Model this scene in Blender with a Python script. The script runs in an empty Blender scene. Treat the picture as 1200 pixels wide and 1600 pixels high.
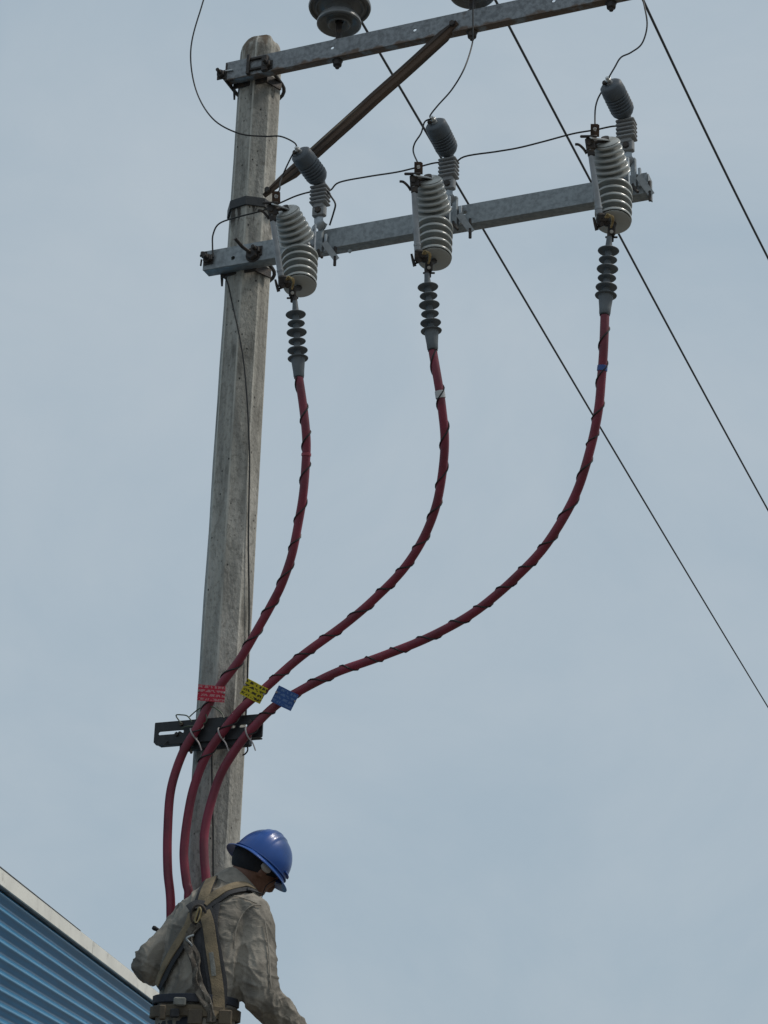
import bpy, bmesh, math, random
from mathutils import Vector, Matrix, noise
from mathutils.bvhtree import BVHTree
random.seed(7)
rad = math.radians
scene = bpy.context.scene
col = scene.collection

# ------------------------------------------------------------------ camera
FPX, PITCH, ROLL, CAMZ = 3000.0, 22.0, 1.65, 1.6
cam_d = bpy.data.cameras.new('camera')
cam_d.sensor_fit = 'VERTICAL'; cam_d.sensor_height = 36.0; cam_d.sensor_width = 27.0
cam_d.lens = FPX / 1600 * 36.0
cam_d.clip_end = 3000
cam = bpy.data.objects.new('camera', cam_d); col.objects.link(cam)
_p, _r = rad(PITCH), rad(ROLL)
FW = Vector((0, math.cos(_p), math.sin(_p)))
_u0 = Vector((0, -math.sin(_p), math.cos(_p))); _r0 = Vector((1, 0, 0))
RT = _r0 * math.cos(_r) + _u0 * math.sin(_r)
UP = _u0 * math.cos(_r) - _r0 * math.sin(_r)
CAM = Vector((0, 0, CAMZ))
cam.matrix_world = Matrix(((RT.x, UP.x, -FW.x, CAM.x), (RT.y, UP.y, -FW.y, CAM.y), (RT.z, UP.z, -FW.z, CAM.z), (0, 0, 0, 1)))
scene.camera = cam

# ------------------------------------------------------------------ sky, sun, exposure
SUN_AZ, SUN_EL = 88.0, 58.0        # azimuth clockwise from +Y
world = bpy.data.worlds.new('World'); scene.world = world; world.use_nodes = True
wn = world.node_tree; wn.nodes.clear()
wo = wn.nodes.new('ShaderNodeOutputWorld'); bg = wn.nodes.new('ShaderNodeBackground')
sky = wn.nodes.new('ShaderNodeTexSky'); sky.sky_type = 'NISHITA'; sky.sun_disc = False
sky.sun_elevation = rad(SUN_EL); sky.sun_rotation = rad(SUN_AZ)
sky.air_density = 1.0; sky.dust_density = 5.0; sky.ozone_density = 1.0
tc = wn.nodes.new('ShaderNodeTexCoord'); mp = wn.nodes.new('ShaderNodeMapping')
mp.inputs['Scale'].default_value = (1, 1, 1.25); mp.inputs['Location'].default_value = (.35, 0, .62)
nz = wn.nodes.new('ShaderNodeTexNoise'); nz.inputs['Scale'].default_value = 3.6; nz.inputs['Detail'].default_value = 9; nz.inputs['Roughness'].default_value = .58; nz.inputs['Distortion'].default_value = .4
cr = wn.nodes.new('ShaderNodeValToRGB')
cr.color_ramp.elements[0].position = .34; cr.color_ramp.elements[0].color = (3.80, 4.72, 5.50, 1)
cr.color_ramp.elements[1].position = .76; cr.color_ramp.elements[1].color = (4.95, 5.62, 6.16, 1)
mx = wn.nodes.new('ShaderNodeMix'); mx.data_type = 'RGBA'; mx.inputs[0].default_value = .93   # a veil of overcast before the clear sky
wn.links.new(tc.outputs['Generated'], mp.inputs[0]); wn.links.new(mp.outputs[0], nz.inputs['Vector'])
wn.links.new(nz.outputs[0], cr.inputs[0]); wn.links.new(sky.outputs[0], mx.inputs[6]); wn.links.new(cr.outputs[0], mx.inputs[7])
wn.links.new(mx.outputs[2], bg.inputs[0]); bg.inputs[1].default_value = .10
wn.links.new(bg.outputs[0], wo.inputs[0])
sun_d = bpy.data.lights.new('sun', 'SUN'); sun_d.energy = 2.3; sun_d.angle = rad(12); sun_d.color = (1, .94, .85)
sun = bpy.data.objects.new('sun', sun_d); col.objects.link(sun)
_sd = Vector((math.sin(rad(SUN_AZ)) * math.cos(rad(SUN_EL)), math.cos(rad(SUN_AZ)) * math.cos(rad(SUN_EL)), math.sin(rad(SUN_EL))))
sun.rotation_euler = (-_sd).to_track_quat('-Z', 'Y').to_euler(); sun.location = (20, -10, 40)
vs = scene.view_settings
vs.view_transform = 'Standard'; vs.look = 'None'; vs.exposure = 0; vs.gamma = 1; vs.use_curve_mapping = False

# ------------------------------------------------------------------ layout helpers
def ray(x, y): return FW + RT * ((x - 600) / FPX) - UP * ((y - 800) / FPX)
def P(x, y, Y):                       # point on the sight line of a pixel, Y metres in front of the camera
    d = ray(x, y); return CAM + d * (Y / d.y)
def ppm(p): return FPX / (p - CAM).dot(FW)      # pixels per metre at a point
def imgdir(p, dx, dy, toward=0.0):    # world direction from its look (right, down) and how far it points at the camera
    t = (CAM - p).normalized(); r = (RT - t * RT.dot(t)).normalized(); u = t.cross(r)
    v = (r * dx - u * dy).normalized()
    return (v * math.sqrt(1 - toward * toward) + t * toward).normalized()
POLE_Y = 7.4
POLE = Vector((-.0844 * POLE_Y, POLE_Y, 0))
AZ = rad(22)
U = Vector((math.cos(AZ), -math.sin(AZ), 0))    # along the crossarms, to the right and nearer
W = Vector((math.sin(AZ), math.cos(AZ), 0))     # away from the camera, square to the crossarms
Z = Vector((0, 0, 1))
def PA(x, y, off):                    # point in the upright plane off metres behind (+) / before (-) the pole axis
    d = ray(x, y); o = POLE + W * off
    return CAM + d * ((o - CAM).dot(W) / d.dot(W))

# ------------------------------------------------------------------ mesh helpers
def catmull(pts, n=8):
    pts = [Vector(p) for p in pts]; out = []
    for i in range(len(pts) - 1):
        p0 = pts[max(i - 1, 0)]; p1 = pts[i]; p2 = pts[i + 1]; p3 = pts[min(i + 2, len(pts) - 1)]
        for k in range(n):
            t = k / n
            out.append(.5 * ((2 * p1) + (p2 - p0) * t + (2 * p0 - 5 * p1 + 4 * p2 - p3) * t * t + (3 * p1 - p0 - 3 * p2 + p3) * t ** 3))
    out.append(pts[-1]); return out
def frames(pts, hint=None):
    fr = []; n = None
    for i, p in enumerate(pts):
        t = (pts[min(i + 1, len(pts) - 1)] - pts[max(i - 1, 0)])
        t = t.normalized() if t.length > 1e-9 else Vector((0, 0, 1))
        if n is None:
            h = Vector(hint) if hint else (Vector((0, 0, 1)) if abs(t.z) < .9 else Vector((1, 0, 0)))
            n = (h - t * h.dot(t)).normalized()
        else:
            n = (n - t * n.dot(t)).normalized()
        fr.append((t, n, t.cross(n)))
    return fr

class MB:
    def __init__(s): s.v = []; s.f = []
    def add(s, vs_, fs): o = len(s.v); s.v += [Vector(v) for v in vs_]; s.f += [tuple(i + o for i in f) for f in fs]; return s
    def box(s, c, size, ax=None, top=1.0):
        X, Y_, Zz = ax or (Vector((1, 0, 0)), Vector((0, 1, 0)), Vector((0, 0, 1)))
        h = [k / 2 for k in size]; vs_ = []
        for z in (-1, 1):
            k = top if z > 0 else 1
            for x, y in ((-1, -1), (1, -1), (1, 1), (-1, 1)): vs_.append(Vector(c) + X * (x * h[0] * k) + Y_ * (y * h[1] * k) + Zz * (z * h[2]))
        return s.add(vs_, [(0, 3, 2, 1), (4, 5, 6, 7), (0, 1, 5, 4), (1, 2, 6, 5), (2, 3, 7, 6), (3, 0, 4, 7)])
    def cbox(s, c, size, ax=None, b=.003):          # a box with chamfered upright edges and ends
        X, Y_, Zz = ax or (Vector((1, 0, 0)), Vector((0, 1, 0)), Vector((0, 0, 1)))
        h = [k / 2 for k in size]; b = min(b, min(h) * .6); rings = []
        for z, ins in ((-h[2], b), (-h[2] + b, 0), (h[2] - b, 0), (h[2], b)):
            a, d = h[0] - ins, h[1] - ins; q = b
            pts = [(a - q, -d), (a, -d + q), (a, d - q), (a - q, d), (-a + q, d), (-a, d - q), (-a, -d + q), (-a + q, -d)]
            rings.append([Vector(c) + X * x + Y_ * y + Zz * z for x, y in pts])
        vs_ = [v for r in rings for v in r]; fs = [tuple(reversed(range(8))), tuple(range(24, 32))]
        for k in range(3):
            for i in range(8): j = (i + 1) % 8; fs.append((k * 8 + i, k * 8 + j, k * 8 + 8 + j, k * 8 + 8 + i))
        return s.add(vs_, fs)
    def tube(s, pts, r, n=8, cap=True, sq=None, hint=None):   # r a number or one per point; sq = flattening of the second axis
        pts = [Vector(p) for p in pts]; fr = frames(pts, hint); vs_ = []; fs = []
        for i, (p, (t, a, b)) in enumerate(zip(pts, fr)):
            ri = r[i] if isinstance(r, (list, tuple)) else r
            for k in range(n):
                g = 2 * math.pi * k / n; vs_.append(p + a * (math.cos(g) * ri) + b * (math.sin(g) * ri * (sq or 1)))
        for i in range(len(pts) - 1):
            for k in range(n): j = (k + 1) % n; fs.append((i * n + k, i * n + j, (i + 1) * n + j, (i + 1) * n + k))
        if cap: fs.append(tuple(reversed(range(n)))); fs.append(tuple(range((len(pts) - 1) * n, len(pts) * n)))
        return s.add(vs_, fs)
    def lathe(s, o, ax, prof, n=24, sx=1, hint=None):         # prof: (radius, distance along the axis)
        ax = Vector(ax).normalized(); h = Vector(hint) if hint else (Vector((0, 0, 1)) if abs(ax.z) < .9 else Vector((1, 0, 0)))
        a = (h - ax * h.dot(ax)).normalized(); b = ax.cross(a); vs_ = []; fs = []
        for r, t in prof:
            for k in range(n):
                g = 2 * math.pi * k / n; vs_.append(Vector(o) + ax * t + a * (math.cos(g) * r * sx) + b * (math.sin(g) * r))
        for i in range(len(prof) - 1):
            for k in range(n): j = (k + 1) % n; fs.append((i * n + k, i * n + j, (i + 1) * n + j, (i + 1) * n + k))
        if prof[0][0] > 1e-5: fs.append(tuple(reversed(range(n))))
        if prof[-1][0] > 1e-5: fs.append(tuple(range((len(prof) - 1) * n, len(prof) * n)))
        return s.add(vs_, fs)
    def ribbon(s, pts, nrm, w, th):                 # a strap lying on a surface
        vs_ = []; fs = []
        for i, (p, nn) in enumerate(zip(pts, nrm)):
            t = (pts[min(i + 1, len(pts) - 1)] - pts[max(i - 1, 0)]).normalized(); sd = t.cross(nn).normalized()
            ww = (w[i] if isinstance(w, list) else w) / 2
            vs_ += [p - sd * ww - nn * th, p + sd * ww - nn * th, p + sd * ww + nn * th * .6, p + sd * ww * .8 + nn * th, p - sd * ww * .8 + nn * th, p - sd * ww + nn * th * .6]
        m = 6
        for i in range(len(pts) - 1):
            for k in range(m): j = (k + 1) % m; fs.append((i * m + k, i * m + j, (i + 1) * m + j, (i + 1) * m + k))
        fs.append(tuple(reversed(range(m)))); fs.append(tuple(range((len(pts) - 1) * m, len(pts) * m)))
        return s.add(vs_, fs)
    def plate(s, o, X, Y_, Nn, outline, holes, th):  # a flat plate with real holes; o + X*x + Y*y, thickness th along Nn
        bm = bmesh.new(); loops = [outline] + holes; es = []
        for lp in loops:
            vv = [bm.verts.new((x, y, 0)) for x, y in lp]
            for i in range(len(vv)): es.append(bm.edges.new((vv[i], vv[(i + 1) % len(vv)])))
        bmesh.ops.triangle_fill(bm, use_beauty=True, use_dissolve=False, edges=es)
        bmesh.ops.recalc_face_normals(bm, faces=bm.faces)
        g = bmesh.ops.extrude_face_region(bm, geom=list(bm.faces))
        for v in g['geom']:
            if isinstance(v, bmesh.types.BMVert): v.co.z += th
        bmesh.ops.recalc_face_normals(bm, faces=bm.faces)
        bm.verts.index_update()
        s.add([Vector(o) + X * v.co.x + Y_ * v.co.y + Nn * v.co.z for v in bm.verts], [tuple(v.index for v in f.verts) for f in bm.faces])
        bm.free(); return s
    def mesh(s, name, smooth=None, origin=(0, 0, 0)):
        me = bpy.data.meshes.new(name); o = Vector(origin)
        me.from_pydata([v - o for v in s.v], [], s.f); me.validate(); me.update()
        bm = bmesh.new(); bm.from_mesh(me); bmesh.ops.recalc_face_normals(bm, faces=bm.faces); bm.to_mesh(me); bm.free()
        if smooth:
            me.polygons.foreach_set('use_smooth', [True] * len(me.polygons)); me.set_sharp_from_angle(angle=rad(smooth))
        return me
    def build(s, name, m, parent=None, smooth=38):
        o = world_loc(parent) if parent else None
        if parent is None:                           # a thing of one mesh: origin at the middle of its base
            xs = [v.x for v in s.v]; ys = [v.y for v in s.v]; o = Vector(((min(xs) + max(xs)) / 2, (min(ys) + max(ys)) / 2, min(v.z for v in s.v)))
        ob = bpy.data.objects.new(name, s.mesh(name, smooth, o)); col.objects.link(ob)
        ob.data.materials.append(m)
        if parent: ob.parent = parent
        else: ob.location = o
        return ob
def world_loc(o):
    l = Vector(o.location)
    while o.parent: o = o.parent; l += Vector(o.location)
    return l
def tag(o, label, cat, group=None):
    o['label'] = label; o['category'] = cat
    if group: o['group'] = group
    return o
def thing(name, loc, label, cat, group=None):
    e = bpy.data.objects.new(name, None); col.objects.link(e); e.location = loc; e.empty_display_size = .1
    return tag(e, label, cat, group)
def circle(x, y, r, n=10): return [(x + math.cos(2 * math.pi * k / n) * r, y + math.sin(2 * math.pi * k / n) * r) for k in range(n)]
def slot(x0, x1, y0, y1, n=4):
    r = (y1 - y0) / 2; c = (y0 + y1) / 2; o = []
    for k in range(n + 1): g = -math.pi / 2 + math.pi * k / n; o.append((x1 - r + math.cos(g) * r, c + math.sin(g) * r))
    for k in range(n + 1): g = math.pi / 2 + math.pi * k / n; o.append((x0 + r + math.cos(g) * r, c + math.sin(g) * r))
    return o
def hexnut(mb, c, ax, r, h): return mb.lathe(Vector(c) - Vector(ax).normalized() * h / 2, ax, [(r * .9, 0), (r, h * .15), (r, h * .85), (r * .9, h)], 6)

# ------------------------------------------------------------------ materials
def mat(name, base, rough=.6, metal=0.0, alt=None, scale=8, stretch=(1, 1, 1), mix=(.35, .7), alt2=None, scale2=30, mix2=(.55, .75), stretch2=None, bump=0.0, bscale=60, bstretch=None, spec=.5, rvar=0.0, coat=0.0, sheen=0.0):
    m = bpy.data.materials.new(name); m.use_nodes = True; nt = m.node_tree; N = nt.nodes; L = nt.links
    b = N['Principled BSDF']; b.inputs['Base Color'].default_value = (*base, 1); b.inputs['Roughness'].default_value = rough; b.inputs['Metallic'].default_value = metal
    b.inputs['Specular IOR Level'].default_value = spec; b.inputs['Coat Weight'].default_value = coat
    if sheen: b.inputs['Sheen Weight'].default_value = sheen
    t = N.new('ShaderNodeTexCoord'); oi = N.new('ShaderNodeObjectInfo'); om = N.new('ShaderNodeMath'); om.operation = 'MULTIPLY'; om.inputs[1].default_value = 17.0; L.new(oi.outputs['Random'], om.inputs[0])
    oa = N.new('ShaderNodeVectorMath'); oa.operation = 'ADD'; L.new(t.outputs['Object'], oa.inputs[0]); L.new(om.outputs[0], oa.inputs[1])
    def nse(sc, st, det=5):
        mpp = N.new('ShaderNodeMapping'); mpp.inputs['Scale'].default_value = st; L.new(oa.outputs[0], mpp.inputs[0])
        q = N.new('ShaderNodeTexNoise'); q.inputs['Scale'].default_value = sc; q.inputs['Detail'].default_value = det; q.inputs['Roughness'].default_value = .6
        L.new(mpp.outputs[0], q.inputs['Vector']); return q
    c = None
    def layer(cur, colr, sc, st, rng):
        q = nse(sc, st); r = N.new('ShaderNodeMapRange'); r.inputs[1].default_value, r.inputs[2].default_value = rng; r.interpolation_type = 'SMOOTHSTEP'
        L.new(q.outputs[0], r.inputs[0]); x = N.new('ShaderNodeMix'); x.data_type = 'RGBA'; L.new(r.outputs[0], x.inputs[0])
        if cur is None: x.inputs[6].default_value = (*base, 1)
        else: L.new(cur, x.inputs[6])
        x.inputs[7].default_value = (*colr, 1); return x.outputs[2], r.outputs[0]
    if alt:
        c, f = layer(c, alt, scale, stretch, mix)
        if rvar:
            mm = N.new('ShaderNodeMapRange'); mm.inputs[3].default_value = rough; mm.inputs[4].default_value = max(0, min(1, rough + rvar)); L.new(f, mm.inputs[0]); L.new(mm.outputs[0], b.inputs['Roughness'])
    if alt2: c, _ = layer(c, alt2, scale2, stretch2 or stretch, mix2)
    if c is not None: L.new(c, b.inputs['Base Color'])
    if bump:
        q = nse(bscale, bstretch or (1, 1, 1)); bp = N.new('ShaderNodeBump'); bp.inputs['Strength'].default_value = bump; bp.inputs['Distance'].default_value = .01
        L.new(q.outputs[0], bp.inputs['Height']); L.new(bp.outputs[0], b.inputs['Normal'])
    return m

M = {}
M['galv'] = mat('galvanised_steel', (.29, .315, .325), .5, .45, (.225, .245, .255), 55, (1, 1, 1), (.35, .68), (.16, .13, .10), 9, (.68, .84), bump=.12, bscale=70, rvar=.15)
M['galv_light'] = mat('light_galvanised_steel', (.40, .43, .45), .45, .6, (.25, .27, .29), 30, mix=(.4, .75), bump=.08, bscale=80)
M['rust_arm'] = mat('weathered_galvanised_steel', (.27, .285, .295), .52, .45, (.19, .20, .21), 50, (1, 1, 1), (.35, .7), (.17, .12, .085), 6, (.62, .78), bump=.15, bscale=60, rvar=.2)
M['brace'] = mat('rusty_brown_steel', (.115, .075, .052), .8, .1, (.038, .03, .026), 40, (1, 1, .04), (.38, .62), (.26, .20, .14), 45, (.60, .74), (1, 1, .05), bump=.35, bscale=50)
M['dark_metal'] = mat('dark_oxidised_metal', (.045, .04, .038), .6, .4, (.10, .075, .055), 40, mix=(.45, .75), bump=.2, bscale=90)
M['bronze'] = mat('brown_bronze', (.12, .075, .055), .5, .6, (.05, .04, .035), 40, mix=(.4, .7), bump=.1)
M['silver'] = mat('bright_aluminium', (.62, .62, .6), .35, .8, (.4, .4, .4), 40)
M['porcelain'] = mat('grey_glazed_porcelain', (.43, .44, .42), .24, 0, (.36, .367, .345), 7, mix=(.35, .7), alt2=(.16, .15, .13), scale2=14, mix2=(.64, .8), spec=.5)
M['porc_dark'] = mat('dark_grey_glazed_porcelain', (.17, .175, .175), .3, 0, (.12, .125, .125), 9, mix=(.35, .7), alt2=(.2, .19, .17), scale2=18, mix2=(.62, .8))
M['polymer'] = mat('slate_grey_silicone', (.085, .1, .115), .55, 0, (.06, .07, .08), 12, mix=(.4, .7), alt2=(.13, .13, .13), scale2=25, mix2=(.62, .8))
M['polymer_mid'] = mat('mid_grey_polymer', (.26, .265, .265), .6, 0, (.2, .2, .2), 14, mix=(.4, .7))
M['term'] = mat('termination_grey_rubber', (.13, .145, .155), .6, 0, (.10, .112, .12), 15, mix=(.4, .7))
M['tube'] = mat('pale_grey_fuse_tube', (.33, .345, .36), .45, .1, (.24, .25, .26), 18, mix=(.4, .7))
M['wire'] = mat('black_wire', (.02, .02, .02), .55, .2)
M['strand'] = mat('stranded_aluminium_conductor', (.07, .072, .075), .6, .5)
M['brass'] = mat('brass_braid', (.46, .34, .17), .4, .7, (.2, .14, .07), 60)
M['cable'] = mat('dark_red_cable_jacket', (.21, .021, .043), .5, 0, (.125, .016, .028), 9, mix=(.35, .7), alt2=(.22, .065, .075), scale2=26, mix2=(.66, .82), bump=.05, bscale=50)
M['black_bar'] = mat('black_fibre_bar', (.016, .019, .022), .55, 0, (.04, .042, .044), 18, mix=(.5, .8), bump=.1)
M['tie'] = mat('pale_tie', (.36, .32, .31), .5, .1)
M['green_wire'] = mat('dull_green_wire', (.06, .08, .05), .55)

def rust_edge(m):                     # brown run along the lower edge of the old arm
    nt = m.node_tree; N = nt.nodes; L = nt.links; b = N['Principled BSDF']; cur = b.inputs['Base Color'].links[0].from_socket
    t = N.new('ShaderNodeTexCoord'); sp = N.new('ShaderNodeSeparateXYZ'); L.new(t.outputs['Object'], sp.inputs[0])
    q = N.new('ShaderNodeTexNoise'); q.inputs['Scale'].default_value = 13; q.inputs['Detail'].default_value = 5; L.new(t.outputs['Object'], q.inputs['Vector'])
    ad = N.new('ShaderNodeMath'); ad.operation = 'MULTIPLY_ADD'; L.new(q.outputs[0], ad.inputs[0]); ad.inputs[1].default_value = -.085; L.new(sp.outputs[2], ad.inputs[2])
    r = N.new('ShaderNodeMapRange'); r.inputs[1].default_value = -.033; r.inputs[2].default_value = -.043; L.new(ad.outputs[0], r.inputs[0])
    x = N.new('ShaderNodeMix'); x.data_type = 'RGBA'; L.new(r.outputs[0], x.inputs[0]); L.new(cur, x.inputs[6]); x.inputs[7].default_value = (.155, .115, .09, 1); L.new(x.outputs[2], b.inputs['Base Color'])
rust_edge(M['rust_arm'])
# octagonal concrete: arris wear, board marks and blow holes
def concrete():
    m = mat('weathered_concrete', (.395, .38, .338), .9, 0, (.27, .262, .238), 30, (1, 1, .09), (.38, .64), (.17, .163, .145), 10, (.52, .70), (1, 1, .3), bump=.6, bscale=70, bstretch=(1, 1, .5), spec=.2)
    nt = m.node_tree; N = nt.nodes; L = nt.links; b = N['Principled BSDF']
    cur = b.inputs['Base Color'].links[0].from_socket
    t = N.new('ShaderNodeTexCoord'); sp = N.new('ShaderNodeSeparateXYZ'); L.new(t.outputs['Object'], sp.inputs[0])
    def mth(op, a, b_=None, c=None):
        n = N.new('ShaderNodeMath'); n.operation = op
        for i, q in enumerate((a, b_, c)):
            if q is None: continue
            if isinstance(q, (int, float)): n.inputs[i].default_value = q
            else: L.new(q, n.inputs[i])
        return n.outputs[0]
    def blend(cur, fac, colr):
        x = N.new('ShaderNodeMix'); x.data_type = 'RGBA'; L.new(fac, x.inputs[0]); L.new(cur, x.inputs[6]); x.inputs[7].default_value = (*colr, 1); return x.outputs[2]
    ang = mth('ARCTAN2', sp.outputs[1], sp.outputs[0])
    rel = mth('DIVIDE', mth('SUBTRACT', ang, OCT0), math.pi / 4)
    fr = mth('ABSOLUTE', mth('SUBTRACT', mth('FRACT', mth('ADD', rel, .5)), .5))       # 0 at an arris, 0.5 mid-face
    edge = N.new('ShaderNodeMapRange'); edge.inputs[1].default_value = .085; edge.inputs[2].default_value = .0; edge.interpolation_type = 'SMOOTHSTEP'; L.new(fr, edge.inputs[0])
    q = N.new('ShaderNodeTexNoise'); q.inputs['Scale'].default_value = 4; mpp = N.new('ShaderNodeMapping'); mpp.inputs['Scale'].default_value = (1, 1, .4); L.new(t.outputs['Object'], mpp.inputs[0]); L.new(mpp.outputs[0], q.inputs['Vector'])
    # pale lime bloom in patches, fine mottling, arris wear
    def ns(sc, st, lo_, hi_, loc=(0, 0, 0), det=5):
        k = N.new('ShaderNodeTexNoise'); k.inputs['Scale'].default_value = sc; k.inputs['Detail'].default_value = det; k.inputs['Roughness'].default_value = .62
        m3 = N.new('ShaderNodeMapping'); m3.inputs['Scale'].default_value = st; m3.inputs['Location'].default_value = loc; L.new(t.outputs['Object'], m3.inputs[0]); L.new(m3.outputs[0], k.inputs['Vector'])
        r3 = N.new('ShaderNodeMapRange'); r3.inputs[1].default_value = lo_; r3.inputs[2].default_value = hi_; r3.interpolation_type = 'SMOOTHSTEP'; L.new(k.outputs[0], r3.inputs[0]); return r3.outputs[0]
    cur = blend(cur, mth('MULTIPLY', ns(8, (1, 1, .3), .5, .62, (3, 1, 7)), .6), (.50, .48, .435))
    cur = blend(cur, mth('MULTIPLY', ns(75, (1, 1, .6), .48, .68, (1, 5, 2)), .55), (.15, .143, .125))
    cur = blend(cur, mth('MULTIPLY', ns(16, (1, 1, 2.2), .61, .73, (9, 1, 2)), .5), (.13, .12, .10))
    top = N.new('ShaderNodeMapRange'); top.inputs[1].default_value = ZTOPL - .22; top.inputs[2].default_value = ZTOPL; L.new(sp.outputs[2], top.inputs[0])
    cur = blend(cur, mth('MULTIPLY', top.outputs[0], ns(24, (1, 1, .25), .36, .6, (2, 2, 2))), (.115, .085, .06))
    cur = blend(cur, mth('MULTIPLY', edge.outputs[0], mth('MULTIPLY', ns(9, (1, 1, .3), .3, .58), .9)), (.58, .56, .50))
    v = N.new('ShaderNodeTexVoronoi'); v.inputs['Scale'].default_value = 42; mp2 = N.new('ShaderNodeMapping'); mp2.inputs['Scale'].default_value = (1, 1, .75); L.new(t.outputs['Object'], mp2.inputs[0]); L.new(mp2.outputs[0], v.inputs['Vector'])
    hole = N.new('ShaderNodeMapRange'); hole.inputs[1].default_value = .19; hole.inputs[2].default_value = .12; L.new(v.outputs['Distance'], hole.inputs[0])
    gate = N.new('ShaderNodeMapRange'); gate.inputs[1].default_value = .70; gate.inputs[2].default_value = .74; sp2 = N.new('ShaderNodeSeparateXYZ'); L.new(v.outputs['Color'], sp2.inputs[0]); L.new(sp2.outputs[0], gate.inputs[0])
    cur = blend(cur, mth('MULTIPLY', mth('MULTIPLY', hole.outputs[0], gate.outputs[0]), ns(3, (1, 1, 1), .40, .52, (6, 6, 2))), (.04, .038, .035))
    # dark stains and spalls under the steel band
    zb = N.new('ShaderNodeMapRange'); zb.inputs[1].default_value = BANDL - .115; zb.inputs[2].default_value = BANDL - .06; L.new(sp.outputs[2], zb.inputs[0])
    zc = mth('LESS_THAN', sp.outputs[2], BANDL)
    cur = blend(cur, mth('MULTIPLY', mth('MULTIPLY', zb.outputs[0], zc), ns(20, (1, 1, .3), .50, .56, (4, 8, 1), 3)), (.075, .068, .06))
    L.new(cur, b.inputs['Base Color'])
    return m
ZTOPL = PA(411, 50, -.09).z + .6; BANDL = PA(395, 312, -.1).z + .6 - .02
OCT0 = math.atan2(-1, 0.0) + rad(22.5) + rad(12)       # angle of one arris; a face looks at the camera
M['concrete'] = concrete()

# ================================================================== SETTING
def ground():
    mb = MB(); n = 24; S = 900
    vs_ = [(-S + 2 * S * i / n, -S + 2 * S * j / n, 0) for j in range(n + 1) for i in range(n + 1)]
    mb.add(vs_, [(j * (n + 1) + i, j * (n + 1) + i + 1, (j + 1) * (n + 1) + i + 1, (j + 1) * (n + 1) + i) for j in range(n) for i in range(n)])
    o = mb.build('ground', mat('packed_dusty_ground', (.13, .12, .10), .95, 0, (.09, .085, .075), .6, mix=(.3, .7), alt2=(.18, .165, .14), scale2=5, bump=.3, bscale=12), None, None)
    o['kind'] = 'structure'
ground()

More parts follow.
